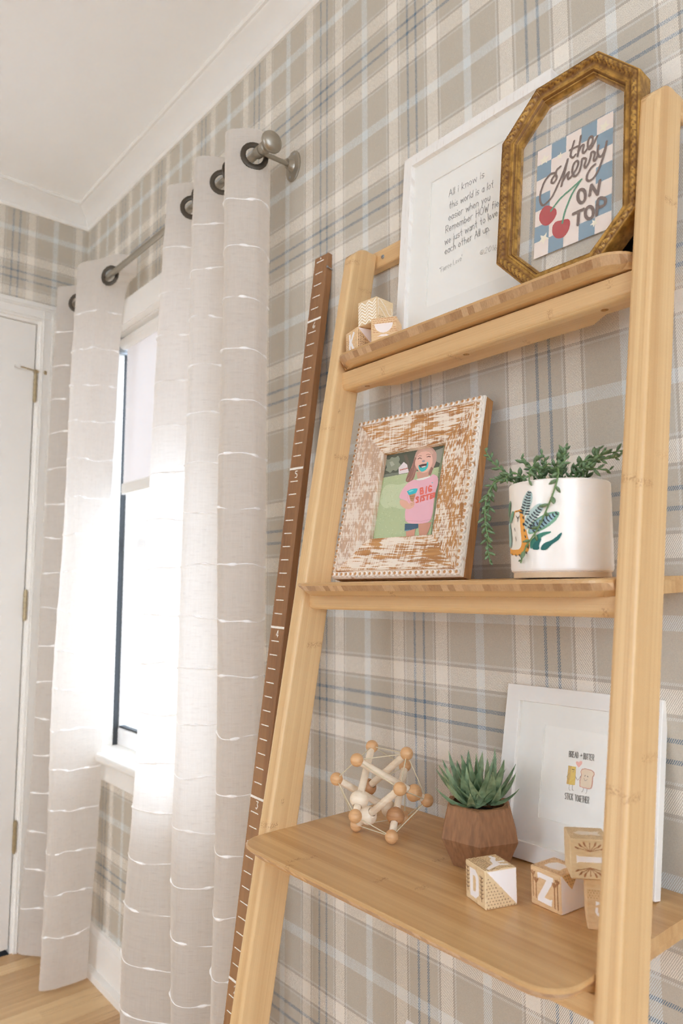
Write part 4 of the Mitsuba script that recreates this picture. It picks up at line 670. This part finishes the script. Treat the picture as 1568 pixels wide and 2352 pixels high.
def flower(P, x, y0, y1, c=BR2):
    P.lines([U([(x, y0), (x, y1)]), U([(x, y1 - .3), (x - .7, y1 + .9)]), U([(x, y1 - .3), (x + .7, y1 + .9)]), U([(x, y1), (x, y1 + 1.1)])], .0011, c)
    for d in (-.5, 0, .5): P.poly(affinity.scale(Point((x+d)*BS/10, (y1+.6+.2*(d == 0))*BS/10).buffer(.0011, quad_segs=2), .8, 1.5), c)
def f_Z(P):
    P.poly(U([(2.3, 8.7), (2.6, 7.3), (3.1, 7.6), (5.4, 7.5), (2.4, 2.5), (2.3, 1.5), (6.9, 1.3), (7.2, 3.2), (6.5, 2.8), (4.6, 2.9), (7.6, 7.6), (7.7, 8.7), (3, 8.9)]), WH)
    for x, a, b in ((.9, 2.2, 7.8), (1.9, 2.0, 6.2), (8.0, 1.2, 6.6), (9.0, 1.2, 7.6)): flower(P, x, a, b)
def f_white_tri(P):
    P.poly(sbox(*[BS/10*v for v in (.2, .2, 9.8, 9.8)]), WH); P.poly(U([(.5, 9.8), (7.8, 9.8), (4.6, 5.6)]), (214, 178, 120)); dots(P, lambda x, y: y > 6.2 and abs(x - 4.4) < (y - 5.9) * .95, .95, .0008, (128, 86, 48))
def f_figure(P):
    dashes(P, lambda x, y: x < 1.8 or x > 8.2 or y < 1.8 or y > 8.2, BR2); P.poly(U([(2.6, 2.6), (5, 2.2), (7.6, 3), (7.2, 5), (7.8, 7), (5.6, 7.4), (3.4, 7.2), (2.4, 5)]), WH)
def spray(P, cx, y, s):
    for a in (-1.15, -.75, -.4, 0, .4, .75, 1.15):
        x1, y1 = cx + 2.7*math.sin(a)*1.3, y + s*2.0*math.cos(a); P.line(U([(cx, y), (x1, y1)]), .0006, BR2)
        if abs(a) > .3: P.poly(affinity.rotate(affinity.scale(Point(U([(x1, y1)])[0]).buffer(.0017, quad_segs=3), .55, 1.6), -s*math.degrees(a)), BR2)
        else: P.poly(Point(U([(x1, y1)])[0]).buffer(.0007), BR2)
def f_I(P):
    P.poly(U([(1.6, 6.0), (2.2, 5.7), (7.8, 5.7), (8.4, 6.0), (8.4, 4.0), (7.8, 4.3), (2.2, 4.3), (1.6, 4.0)]), WH); spray(P, 5, 7.0, 1); spray(P, 5, 3.0, -1)
def f_fish(P):
    dots(P, lambda x, y: True, .62, .0007, (160, 132, 88)); P.poly(U([(1.5, 5), (3.4, 6.6), (6.4, 6.2), (8.6, 6.8), (8.0, 5), (8.6, 3.2), (6.4, 3.8), (3.4, 3.4)]), (226, 214, 196))
def f_10(P):
    dots(P, lambda x, y: y > 7.4, .7, .0007, (190, 150, 92)); P.poly(Point(U([(5.4, 9.6)])[0]).buffer(.0085, quad_segs=6).intersection(sbox(0, 0, BS, BS*.985)), WH)
    P.poly(U([(2.2, 7.0), (2.2, 5.9), (2.8, 6.2), (7.6, 6.2), (7.6, 6.8), (2.8, 6.8)]), WH)
    P.line([tuple(q) for q in catmull(U([(2.4, 5.2), (2.4, 4.2), (3.6, 3.5), (6.6, 3.5), (7.6, 4.2), (7.6, 5.2), (6.6, 5.6), (3.4, 5.6)]), 30)], .0026, WH); flower(P, 5, .8, 2.0)
def f_K(P):
    letter(P, 'K', 3.6, 1.0, 3.6, 7.6, .0028); dashes(P, lambda x, y: x < 2.9 and y < 7, BR2); dashes(P, lambda x, y: x > 7.8 and y < 7, (206, 180, 140))
def f_dtri(P):
    P.poly(U([(.3, 9.7), (9.7, 9.7), (9.7, .4)]), (240, 228, 224)); dashes(P, lambda x, y: y < 9.2 - x, (112, 72, 40), True)
def f_chev(P):
    ls = [[(x, y + (1.5 if k % 2 else 0)) for k, x in enumerate(np.arange(.3, 10, 1.88))] for y in np.arange(.2, 8.6, 1.25)]
    P.poly(union_all([LineString(U(l)).buffer(.0009, cap_style='flat') for l in ls]).intersection(sbox(.0006, .0006, BS - .0006, BS - .0006)), (248, 242, 230))
def f_snake(P):
    for q in ([(1, 6.5), (1, 9.2), (2.5, 9.0), (5, 7.0), (7, 4.5), (8.5, 4.2), (9.2, 5.5), (8.6, 7.2)], [(1, 3), (1, 5.8), (2.5, 5.6), (5.2, 3.0), (6.2, 1.2)]): P.line([tuple(z) for z in catmull(U(q), 40)], .0014, (232, 220, 204))
    for x in (1.2, 2.8, 4.2): P.line([tuple(z) for z in catmull(U([(x, 2.2), (x + .6, 2.7), (x + 1.1, 2.2), (x + .3, 1.3), (x, 1.0), (x + 1.1, 1.0)]), 18)], .0007, (110, 80, 56))
def f_half(P):
    dashes(P, lambda x, y: (y > 7.6 or abs(x - 5) > 3.6 or (x - 5)**2 + (y - 7.5)**2 > 14) and y > 3.6, (186, 126, 82))
    P.poly(Point(U([(5, 7.6)])[0]).buffer(.0151, quad_segs=8).intersection(sbox(0, 0, BS, BS*.76)), (240, 226, 218)); P.poly(U([(2.4, 2.6), (7.6, 2.6), (6, 3.3), (4, 3.3)]), (240, 226, 218))
z3, z1 = ZS[2], ZS[0]
block('letter_block', (1.850, -.1855), -19.0, z3, 'mat_cubepale', 'wooden block with a white D, alone in front of the geometric planter', {'front': f_D, 'right': f_tri, 'top': f_deer})
block('letter_block', (1.9062, -.1368), -5.0, z3, 'mat_cube', 'wooden block with a white Z and flower stems, beside the two stacked blocks', {'front': f_Z, 'right': f_white_tri, 'top': f_figure})
block('letter_block', (1.9655, -.1365), 35.0, z3, 'mat_cube', 'bottom wooden block of the pair half hidden behind the right leg', {'front': f_10})
block('letter_block', (1.939, -.1275), 41.0, z3 + BS + .0001, 'mat_cubepale', 'wooden block with a white I among leaf sprays, set on top of another', {'front': f_I, 'top': f_fish})
block('letter_block', (1.527, -.0895), -13.4, z1, 'mat_cube', 'wooden block with a white K, lowest left on the top board', {'front': f_K, 'right': f_dtri})
block('letter_block', (1.588, -.0915), 33.0, z1, 'mat_cube', 'wooden block with a white half circle, right on the top board', {'front': f_half})
block('letter_block', (1.5585, -.0880), 5.0, z1 + BS + .0001, 'mat_cubepale', 'cream chevron block stacked above the K block on the top board', {'front': f_chev, 'right': f_snake})
# ---------------------------------------------------------------- curtains on their rod
ROD_Y, ROD_Z = -.09, 2.010
def curtain(key, ctl, z0, z1, label, group, gspots, seed, pw):
    r = np.random.RandomState(seed); ct = np.array([list(c) + [pw] * (5 - len(c)) for c in ctl], float); NS = 420
    A, B, E = catmull(ct[:, :2], NS), catmull(ct[:, 2:4], NS), np.clip(catmull(ct[:, 4:5], NS), .2, 2)
    s = np.r_[0, np.cumsum(np.linalg.norm(np.diff(A, axis=0), axis=1))]
    ph = r.rand(8) * 6.28; slubs = np.arange(z1 - .155, z0 + .03, -.1105)
    def at(z):
        f = np.clip((ROD_Z - z) / ROD_Z, 0, 1); g = f ** E
        P = A * (1 - g) + B * g
        wob = f * (.006*np.sin(9*s + 5*z + ph[0]) + .004*np.sin(23*s - 7*z + ph[1])) + .0018*f*np.sin(60*s + 3*z + ph[2])
        near = np.exp(-((z - slubs[np.argmin(abs(slubs - z))]) / .012) ** 2)
        P = P + np.c_[wob*.5, wob - .0016*near*np.sin(55*s + ph[4])]
        P[:, 1] = np.minimum(P[:, 1], -.027)
        return np.c_[P, np.full(NS, z) + .004*f*np.sin(12*s + ph[3])]
    zs = np.r_[np.linspace(z1, ROD_Z - .035, 32), np.linspace(ROD_Z - .04, z0, 76)]; NZ = len(zs); V = np.vstack([at(z) for z in zs]); UV = np.vstack([np.c_[s, np.full(NS, z)] for z in zs]); F = []
    for i in range(NZ - 1):
        for j in range(NS - 1): a = i*NS + j; F += [[a, a+1, a+NS+1], [a, a+NS+1, a+NS]]
    F = np.array(F); a = at(ROD_Z); cross = [j for j in range(NS - 1) if (a[j, 1] - ROD_Y) * (a[j+1, 1] - ROD_Y) < 0]
    cen = V[F].mean(1)
    for j in cross: F, cen = [q[np.linalg.norm(cen - (a[j] + a[j+1])/2, axis=1) > .0205] for q in (F, cen)]
    V[:NS, 2] += .003*np.sin(40*s)
    add(key + '__cloth', mikit.ply(mf(V, F), 'mat_linen', smooth=True, uv=UV))
    # hems: a second layer at the top and foot, a folded edge at the sides
    for a, b in ((z0 + .07, z0 + .004),):
        zz = np.linspace(a, b, 6); Vh = np.vstack([at(z) for z in zz]); dx = np.gradient(at(zz[2])[:, 0]); dy = np.gradient(at(zz[2])[:, 1]); n = np.c_[dy, -dx]; n /= np.linalg.norm(n, axis=1, keepdims=True)
        Vh[:, :2] += np.tile(n, (6, 1)) * .0012; Fh = []
        for i in range(5):
            for j in range(NS - 1): q = i*NS + j; Fh += [[q, q+1, q+NS+1], [q, q+NS+1, q+NS]]
        add(key + '__hem', mikit.ply(mf(Vh, Fh), 'mat_linen', smooth=True, uv=np.vstack([np.c_[s, np.full(NS, z)] for z in zz])))
    # slub threads woven across, one every 11 cm
    k = 0
    for z in slubs:
        Q = at(z + .006*(r.rand() - .5)); kn = np.zeros(NS)
        x = r.rand() * .06
        while x < s[-1]: kn = np.maximum(kn, np.exp(-((s - x)/.008)**4)); x += .05 + .06*r.rand()
        Q[:, 2] += .003*np.sin(30*s + 6*r.rand()) + .0015*np.sin(75*s + 6*r.rand())
        dx, dy = np.gradient(Q[:, 0]), np.gradient(Q[:, 1]); n = np.c_[dy, -dx]; n /= np.linalg.norm(n, axis=1, keepdims=True)
        Q[:, :2] += n * .0006
        add(key + '__slub_thread', mikit.ply(tube(Q[::2], (.0012 + .0022*kn)[::2], 6), 'mat_slub', smooth=True))
    # eyelets where the cloth crosses the rod
    a = at(ROD_Z)
    for j in cross:
        if s[-1] - s[j] < .03 or s[j] < .015: pass
        c = (a[j] + a[j+1]) / 2; d = a[min(j+5, NS-1)] - a[max(j-4, 0)]; d /= np.linalg.norm(d); n = np.array([d[1], -d[0], 0])
        if n @ (np.array(CAM) - c) < 0: n = -n
        R_, r_ = .0255, .0052; th = np.linspace(0, 2*np.pi, 33)[:-1]
        e1, e2 = np.cross(n, [0, 0, 1]), np.array([0, 0, 1.])
        prof = [(R_ - .0062, -.0016), (R_ - .0066, .0012), (R_ - .004, .003), (R_ + .001, .0032), (R_ + .0045, .0018), (R_ + .005, -.0016)]
        Vg = np.vstack([c + n*z + q*(np.cos(th)[:, None]*e1 + np.sin(th)[:, None]*e2) for q, z in prof + [(R_ - .0062, -.0016)]]); Fg = []
        for i in range(len(prof)):
            for t in range(32): u = (t + 1) % 32; Fg += [[i*32+t, i*32+u, (i+1)*32+u], [i*32+t, (i+1)*32+u, (i+1)*32+t]]
        add(key + '__eyelet', mikit.ply(mf(Vg, Fg), 'mat_bronze', smooth=35), 'dark bronze eyelet')
    tag(key, label, 'curtain', group)
CR = [(1.160, -.030, 1.150, -.03), (1.182, -.055, 1.185, -.06), (1.188, -.090, 1.200, -.095), (1.150, -.134, 1.172, -.138), (1.100, -.102, 1.10, -.11), (1.082, -.05, 1.062, -.05), (1.060, -.088, 1.042, -.09), (1.012, -.133, 1.002, -.137), (.960, -.10, .925, -.11),
      (.942, -.05, .885, -.05), (.920, -.088, .86, -.09), (.874, -.133, .768, -.133), (.828, -.1, .70, -.11), (.812, -.055, .69, -.06)]
curtain('curtain', CR, .018, 2.072, 'sheer off-white curtain with slub stripes, right panel beside the growth ruler', 'sheer curtain panels', None, 3, .8)
CL = [(.470, -.028, .318, -.035, .19), (.452, -.06, .314, -.06, .2), (.420, -.092, .31, -.10, .27), (.300, -.137, .292, -.166), (.238, -.105, .225, -.12), (.206, -.052, .19, -.055), (.165, -.088, .14, -.09), (.096, -.130, .062, -.140), (.06, -.1, .035, -.11), (.045, -.055, .03, -.06)]
curtain('curtain', CL, .016, 2.072, 'sheer off-white curtain with slub stripes, left panel next to the white door', 'sheer curtain panels', None, 8, .8)
R_ = 'curtain_rod'
add(R_ + '__rod', mikit.ply(cyl((.03, ROD_Y, ROD_Z), (1.222, ROD_Y, ROD_Z), .0082, 20), 'mat_nickel', smooth=40))
f = lathe([(0, 0), (.0105, 0), (.0125, .004), (.0125, .016), (.009, .019), (.009, .023), (.013, .025)] + [(.0235*math.sin(t), .0375 - .0145*math.cos(t)) for t in np.linspace(.62, math.pi, 18)], 28)
f.apply_transform(trimesh.transformations.rotation_matrix(math.pi/2, [0, 1, 0])); f.apply_translation((1.214, ROD_Y, ROD_Z))
add(R_ + '__finial', mikit.ply(f, 'mat_nickel', smooth=40), 'rounded nickel knob')
bx = 1.206
pl_ = lathe([(0, 0), (.0255, 0), (.0255, .0025), (.023, .004), (.012, .0055), (.0095, .009), (.0085, .018), (0, .018)], 32); pl_.apply_transform(trimesh.transformations.rotation_matrix(math.pi/2, [1, 0, 0])); pl_.apply_translation((bx, 0, ROD_Z + .004)); pl_.vertices = (pl_.vertices - [bx, 0, ROD_Z + .004]) * [1, 1, 1.35] + [bx, 0, ROD_Z + .004]
add(R_ + '__bracket', mikit.ply(cat_([pl_, cyl((bx, -.01, ROD_Z + .004), (bx, -.078, ROD_Z + .001), .0052, 16), cyl((bx - .008, ROD_Y, ROD_Z), (bx + .008, ROD_Y, ROD_Z), .0118, 20)]), 'mat_nickel', smooth=40))
for s_ in (-1, 1):
    sc = trimesh.creation.icosphere(subdivisions=1, radius=.0038); sc.vertices *= [1, .5, 1]; sc.apply_translation((bx + .012*.6*s_, -.0035, ROD_Z + .004 + .0235*s_)); add(R_ + '__bracket__screw', mikit.ply(sc, 'mat_steel', smooth=True), 'bright screw head')
tag(R_, 'brushed nickel curtain rod with a knob finial above the window', 'curtain rod')
# ---------------------------------------------------------------- glazed pot with a trailing succulent
PCX, PCY, PR, PZ0, PH = 1.905, -.104, .0605, 1.1048, .1155
pot = lathe([(0, .004), (PR - .006, .004), (PR - .0065, 0), (PR - .004, .0005), (PR - .0035, .006), (PR - .001, .008), (PR, .011), (PR, PH - .002), (PR - .0012, PH - .0004), (PR - .0028, PH), (PR - .0046, PH - .001), (PR - .005, PH - .003), (PR - .005, .02), (0, .02)], 64)
K = 'ceramic_pot'
add(K + '__body', mikit.ply(mv(pot, (PCX, PCY, PZ0)), 'mat_ceramic', smooth=30))
add(K + '__foot', mikit.ply(mv(lathe([(PR - .0064, -.0001), (PR - .003, 0.0), (PR - .0033, .0066), (PR - .0064, .0066)], 64), (PCX, PCY, PZ0)), 'mat_clay', smooth=30), 'bare clay foot')
P = Print()
dz = PZ0 - 1.1012
for c, p in POT_POLY: P.poly(Polygon(soften([(a * PR, z + dz) for a, z in p])).buffer(.0005), c, seg=.003)
P.lines([[(a * PR, z + dz) for a, z in l] for w, l in POT_STROKE if w > .0009], .0016, (52, 58, 62)); P.lines([[(a * PR, z + dz) for a, z in l] for w, l in POT_STROKE if w <= .0009], .0009, (60, 52, 50))
def wrap(uv, w): a = uv[:, 0] / PR; r = PR + .0004 + w; return np.c_[PCX + r*np.cos(a), PCY + r*np.sin(a), uv[:, 1]]
add(K + '__painting', P.mesh(wrap, 'mat_print', dl=.00008), 'painted wild cat among striped leaves')
tag(K, 'white glazed pot painted with a wild cat, on the middle board', 'plant pot')
K = 'trailing_succulent'
add(K + '__soil', mikit.ply(mv(lathe([(0, .0), (PR - .0056, 0), (PR - .0056, .004), (0, .008)], 32), (PCX, PCY, PZ0 + .085)), 'mat_soil', smooth=40), 'dark soil')
lp = [(0, 0), (.0012, .0005), (.0023, .003), (.0026, .0055), (.0018, .0085), (0, .0115)]
lf = lathe(lp, 6); lf.vertices *= [1.15, .8, 1]
leaf = {v: mikit.ply(lf, 'mat_bead', smooth=True) for v in (0,)}
top = np.array([PCX, PCY, PZ0 + PH])
st = [  # strand control points relative to the pot's rim centre
 [(-.03, -.01, -.02), (-.045, -.02, .008), (-.062, -.03, .014), (-.074, -.036, .004), (-.079, -.04, -.03), (-.080, -.042, -.07), (-.074, -.044, -.098)],
 [(-.03, .0, -.02), (-.05, -.01, .008), (-.068, -.022, .024), (-.080, -.028, .038), (-.092, -.028, .056)],
 [(-.035, -.01, -.02), (-.05, -.026, .008), (-.066, -.038, .008), (-.076, -.046, -.012), (-.076, -.05, -.044), (-.068, -.052, -.07)],
 [(.012, -.03, -.02), (.026, -.044, .009), (.0345, -.0535, .006), (.031, -.0562, -.012), (.022, -.0602, -.036), (.010, -.0635, -.06), (-.006, -.0642, -.08), (-.016, -.0622, -.1)],
 [(0, -.03, -.02), (.004, -.05, .012), (.002, -.062, .012), (.003, -.067, -.004)],
 [(-.02, .01, -.02), (-.024, -.01, .012), (-.03, -.025, .026), (-.034, -.03, .036)],
 [(0, .01, -.02), (.005, 0, .014), (.012, -.006, .032), (.018, -.008, .046)],
 [(.01, .01, -.02), (.024, .004, .012), (.04, .0, .026), (.06, .004, .03), (.082, .012, .033)],
 [(.01, 0, -.02), (.026, -.012, .012), (.044, -.014, .022), (.064, -.008, .022), (.082, .002, .024)],
 [(.02, 0, -.02), (.035, -.016, .01), (.052, -.014, .012), (.072, -.004, .008)],
 [(0, -.01, -.02), (.008, -.024, .01), (.018, -.03, .022), (.03, -.03, .034)],
 [(-.01, -.01, -.02), (-.016, -.03, .01), (-.008, -.04, .022), (.004, -.038, .034)],
 [(.02, .02, -.02), (.03, .016, .014), (.042, .014, .032), (.05, .012, .042)],
 [(-.02, -.02, -.02), (-.03, -.036, .01), (-.04, -.044, .014), (-.05, -.046, .004)],
 [(.0, .02, -.02), (-.006, .014, .016), (-.002, .008, .034), (.006, .004, .044)],
 [(-.01, -.01, -.02), (-.004, -.03, .008), (.006, -.042, .014), (.018, -.046, .02)],
 [(.01, -.02, -.02), (.016, -.036, .008), (.028, -.04, .016), (.038, -.036, .026)],
 [(-.015, .015, -.02), (-.02, .0, .01), (-.014, -.01, .024), (-.008, -.016, .034)],
 [(.03, .0, -.02), (.042, -.014, .008), (.05, -.02, .014), (.058, -.016, .02), (.07, -.01, .034)]]
nleaf = 0
for i, c in enumerate(st):
    Q = catmull(np.array(c) + top, 10 * len(c)); ln = np.r_[0, np.cumsum(np.linalg.norm(np.diff(Q, axis=0), axis=1))]
    add(K + '__stem', mikit.ply(tube(Q[::2], np.linspace(.0012, .0008, len(Q[::2])), 6), 'mat_stem', smooth=True))
    sp, d, a = (.0095 if i == 3 else .0046), .018, rng.rand() * 6
    while d < ln[-1] - .0005 and nleaf < 298:
        j = min(np.searchsorted(ln, d), len(Q) - 2); t = Q[j+1] - Q[j-1]; t /= np.linalg.norm(t); a += 2.4
        u = np.cross(t, [.3, .2, .93]); u /= np.linalg.norm(u); v = np.cross(t, u); o = math.cos(a)*u + math.sin(a)*v
        dirn = o * .8 + t * .75 + np.array([0, 0, .12]); dirn /= np.linalg.norm(dirn)
        x = np.cross([0, 0, 1], dirn); x = x / np.linalg.norm(x) if np.linalg.norm(x) > 1e-3 else np.array([1, 0, 0]); y = np.cross(dirn, x)
        pos = Q[j] + o*.0006; s_ = rng.uniform(.75, 1.1) * (.7 if d > ln[-1] - .008 else 1)
        if np.hypot(pos[0]-PCX, pos[1]-PCY) < PR + .002 and pos[2] < top[2] + .001: pos = pos + np.array([0, 0, 0])
        M = np.eye(4); M[:3, 0], M[:3, 1], M[:3, 2], M[:3, 3] = x*s_, y*s_, dirn*s_, pos
        if not (pos[2] < top[2] - .004 and np.hypot(pos[0]-PCX, pos[1]-PCY) < PR): add(K + '__leaf', {**leaf[0], 'to_world': T4(M.tolist())}); nleaf += 1
        d += sp * rng.uniform(.8, 1.2)
tag(K, 'trailing green succulent spilling over the white painted pot', 'plant')
# ---------------------------------------------------------------- faceted wooden planter with a spiky plant
GX_, GY_, GZ = 1.7655, -.101, ZS[2]
va = math.atan2(CAM[1] - GY_, CAM[0] - GX_)
def hexring(r, z): return [(r*math.cos(va + k*math.pi/3), r*math.sin(va + k*math.pi/3), z) for k in range(6)]
Vp = hexring(.039, 0) + hexring(.0560, .036) + hexring(.0455, .0745) + hexring(.0435, .076)
ci = [(.034*math.cos(va + k*math.pi/12), .034*math.sin(va + k*math.pi/12)) for k in range(24)]
Fp = []
for l in range(3):
    for k in range(6): j = (k+1) % 6; a, b, c_, d_ = l*6+k, l*6+j, (l+1)*6+j, (l+1)*6+k; Fp += [[a, b, c_], [a, c_, d_]]
Fp += [[0, k+1, k] for k in range(1, 5)]
n0 = len(Vp); Vp += [(x, y, .076) for x, y in ci] + [(x*.95, y*.95, .055) for x, y in ci]
for k in range(24):
    j = (k+1) % 24; o = 18 + (k // 4) % 6; o2 = 18 + ((k // 4) + 1) % 6
    Fp.append([o, n0+j, n0+k])
    if k % 4 == 3: Fp.append([o, o2, n0+j])
    Fp += [[n0+k, n0+j, n0+24+j], [n0+k, n0+24+j, n0+24+k]]
Fp += [[n0+24, n0+24+k, n0+24+k+1] for k in range(1, 23)]
K = 'faceted_planter'
add(K, mikit.ply(mv(mf(Vp, Fp), (GX_, GY_, GZ)), 'mat_geo'), 'brown faceted wooden planter on the lowest board', 'plant pot')
K = 'spiky_succulent'
add(K + '__gravel', mikit.ply(mv(lathe([(0, 0), (.0318, 0), (.0318, .003), (0, .006)], 24), (GX_, GY_, GZ + .058)), 'mat_soil', smooth=40), 'dark gravel')
def blade(ln, w, curl, seed):
    r = np.random.RandomState(seed); n = 9; V_, F_ = [], []
    for i in range(n):
        t = i/(n-1); ww = w*(.55 + .9*t - 1.45*t**2.2) if t < 1 else 0; ww = max(ww, 0) if i < n-1 else 0
        c = np.array([0, curl*ln*t*t, ln*t*(1 - .25*curl*curl*t)])
        for k, (a, h) in enumerate(((-1, .28), (-.5, .02), (0, -.12), (.5, .02), (1, .28), (0, -.42))): V_.append(c + np.array([a*ww, h*ww, 0]))
    for i in range(n-1):
        for k in range(6): j = (k+1) % 6; F_ += [[i*6+k, i*6+j, (i+1)*6+j], [i*6+k, (i+1)*6+j, (i+1)*6+k]]
    m = mf(V_, F_); m.fix_normals(); return m
bl = [mikit.ply(blade(l, w, c, i), 'mat_agave', smooth=50) for i, (l, w, c) in enumerate(((.066, .0088, -.16), (.064, .0096, -.28), (.056, .0096, -.46), (.066, .0076, -.06)))]
for ci_, (cx, cy, tz, nn) in enumerate(((-.011, -.002, 0, 19), (.012, .004, .004, 19), (.001, -.014, -.004, 12))):
    for k in range(nn):
        f_ = (k + .5)/nn; ang = k*2.39996 + ci_*1.3; el = math.radians(82 - 78*f_**.8 + rng.uniform(-7, 7)); kind = 3 if f_ < .2 else (0 if f_ < .5 else (1 if f_ < .8 else 2)); s_ = rng.uniform(.82, 1.05)*(1.0 if f_ < .7 else .85)
        d_ = np.array([math.cos(ang)*math.cos(el), math.sin(ang)*math.cos(el), math.sin(el)]); x = np.cross(d_, [0, 0, 1]); x /= np.linalg.norm(x); y = np.cross(d_, x)
        M = np.eye(4); M[:3, 0], M[:3, 1], M[:3, 2] = x*s_, y*s_, d_*s_; M[:3, 3] = (GX_ + cx + .004*math.cos(ang), GY_ + cy + .004*math.sin(ang), GZ + .0735 + tz*.5 + .003*(1 - f_))
        add(K + '__leaf', {**bl[kind], 'to_world': T4(M.tolist())})
tag(K, 'green spiky artificial succulent growing from the faceted wooden planter', 'plant')
# ---------------------------------------------------------------- rattle of rods, beads and elastic cord
BP = np.array(RATTLE); BP[:, 2] += .0028; BRD = .0094
K = 'rod_and_bead_rattle'
pairs = [(1, 8), (5, 11), (2, 12), (6, 9), (3, 7), (4, 10)]
g = lambda i: BP[i-1]
for a, b in pairs: add(K + '__rod', mikit.ply(cyl(g(a), g(b), .0053, 14), 'mat_pale', smooth=40))
ball = trimesh.creation.icosphere(subdivisions=3, radius=BRD)
for i in range(1, 13): add(K + '__end_bead', mikit.ply(ball.copy().apply_translation(g(i)), 'mat_beech', smooth=True), 'small natural wood bead')
def slide(a, b, f, r, m, lab):
    c = g(a)*(1-f) + g(b)*f; d = (g(b) - g(a))/np.linalg.norm(g(b) - g(a)); pr = [(.0062, -r*.85)] + [(max(.0062, r*math.cos(t)), r*.86*math.sin(t)) for t in np.linspace(-1.15, 1.15, 14)] + [(.0062, r*.85)]
    q = lathe(pr + [pr[0]], 24); q.apply_transform(trimesh.geometry.align_vectors([0, 0, 1], d)); q.apply_translation(c); add(K + '__sliding_bead', mikit.ply(q, m, smooth=40), lab)
slide(2, 12, .90, .0125, 'mat_tan', 'large brown bead'); slide(3, 7, .81, .0125, 'mat_beech', 'large brown bead'); slide(5, 11, .73, .0132, 'mat_tan', 'large brown bead')
slide(1, 8, .78, .0135, 'mat_pale', 'large cream bead'); slide(6, 9, .72, .0135, 'mat_pale', 'large cream bead'); slide(4, 10, .76, .012, 'mat_pale', 'large cream bead')
mm = {frozenset(p) for p in pairs}
ds = sorted((np.linalg.norm(g(i) - g(j)), i, j) for i in range(1, 13) for j in range(i+1, 13) if frozenset((i, j)) not in mm)
for _, i, j in ds[:24]: add(K + '__elastic_cord', mikit.ply(cyl(g(i), g(j), .0008, 6), 'mat_cord', smooth=True))
tag(K, 'baby rattle of wooden rods and beads strung on elastic cord, left on the lowest board', 'toy')
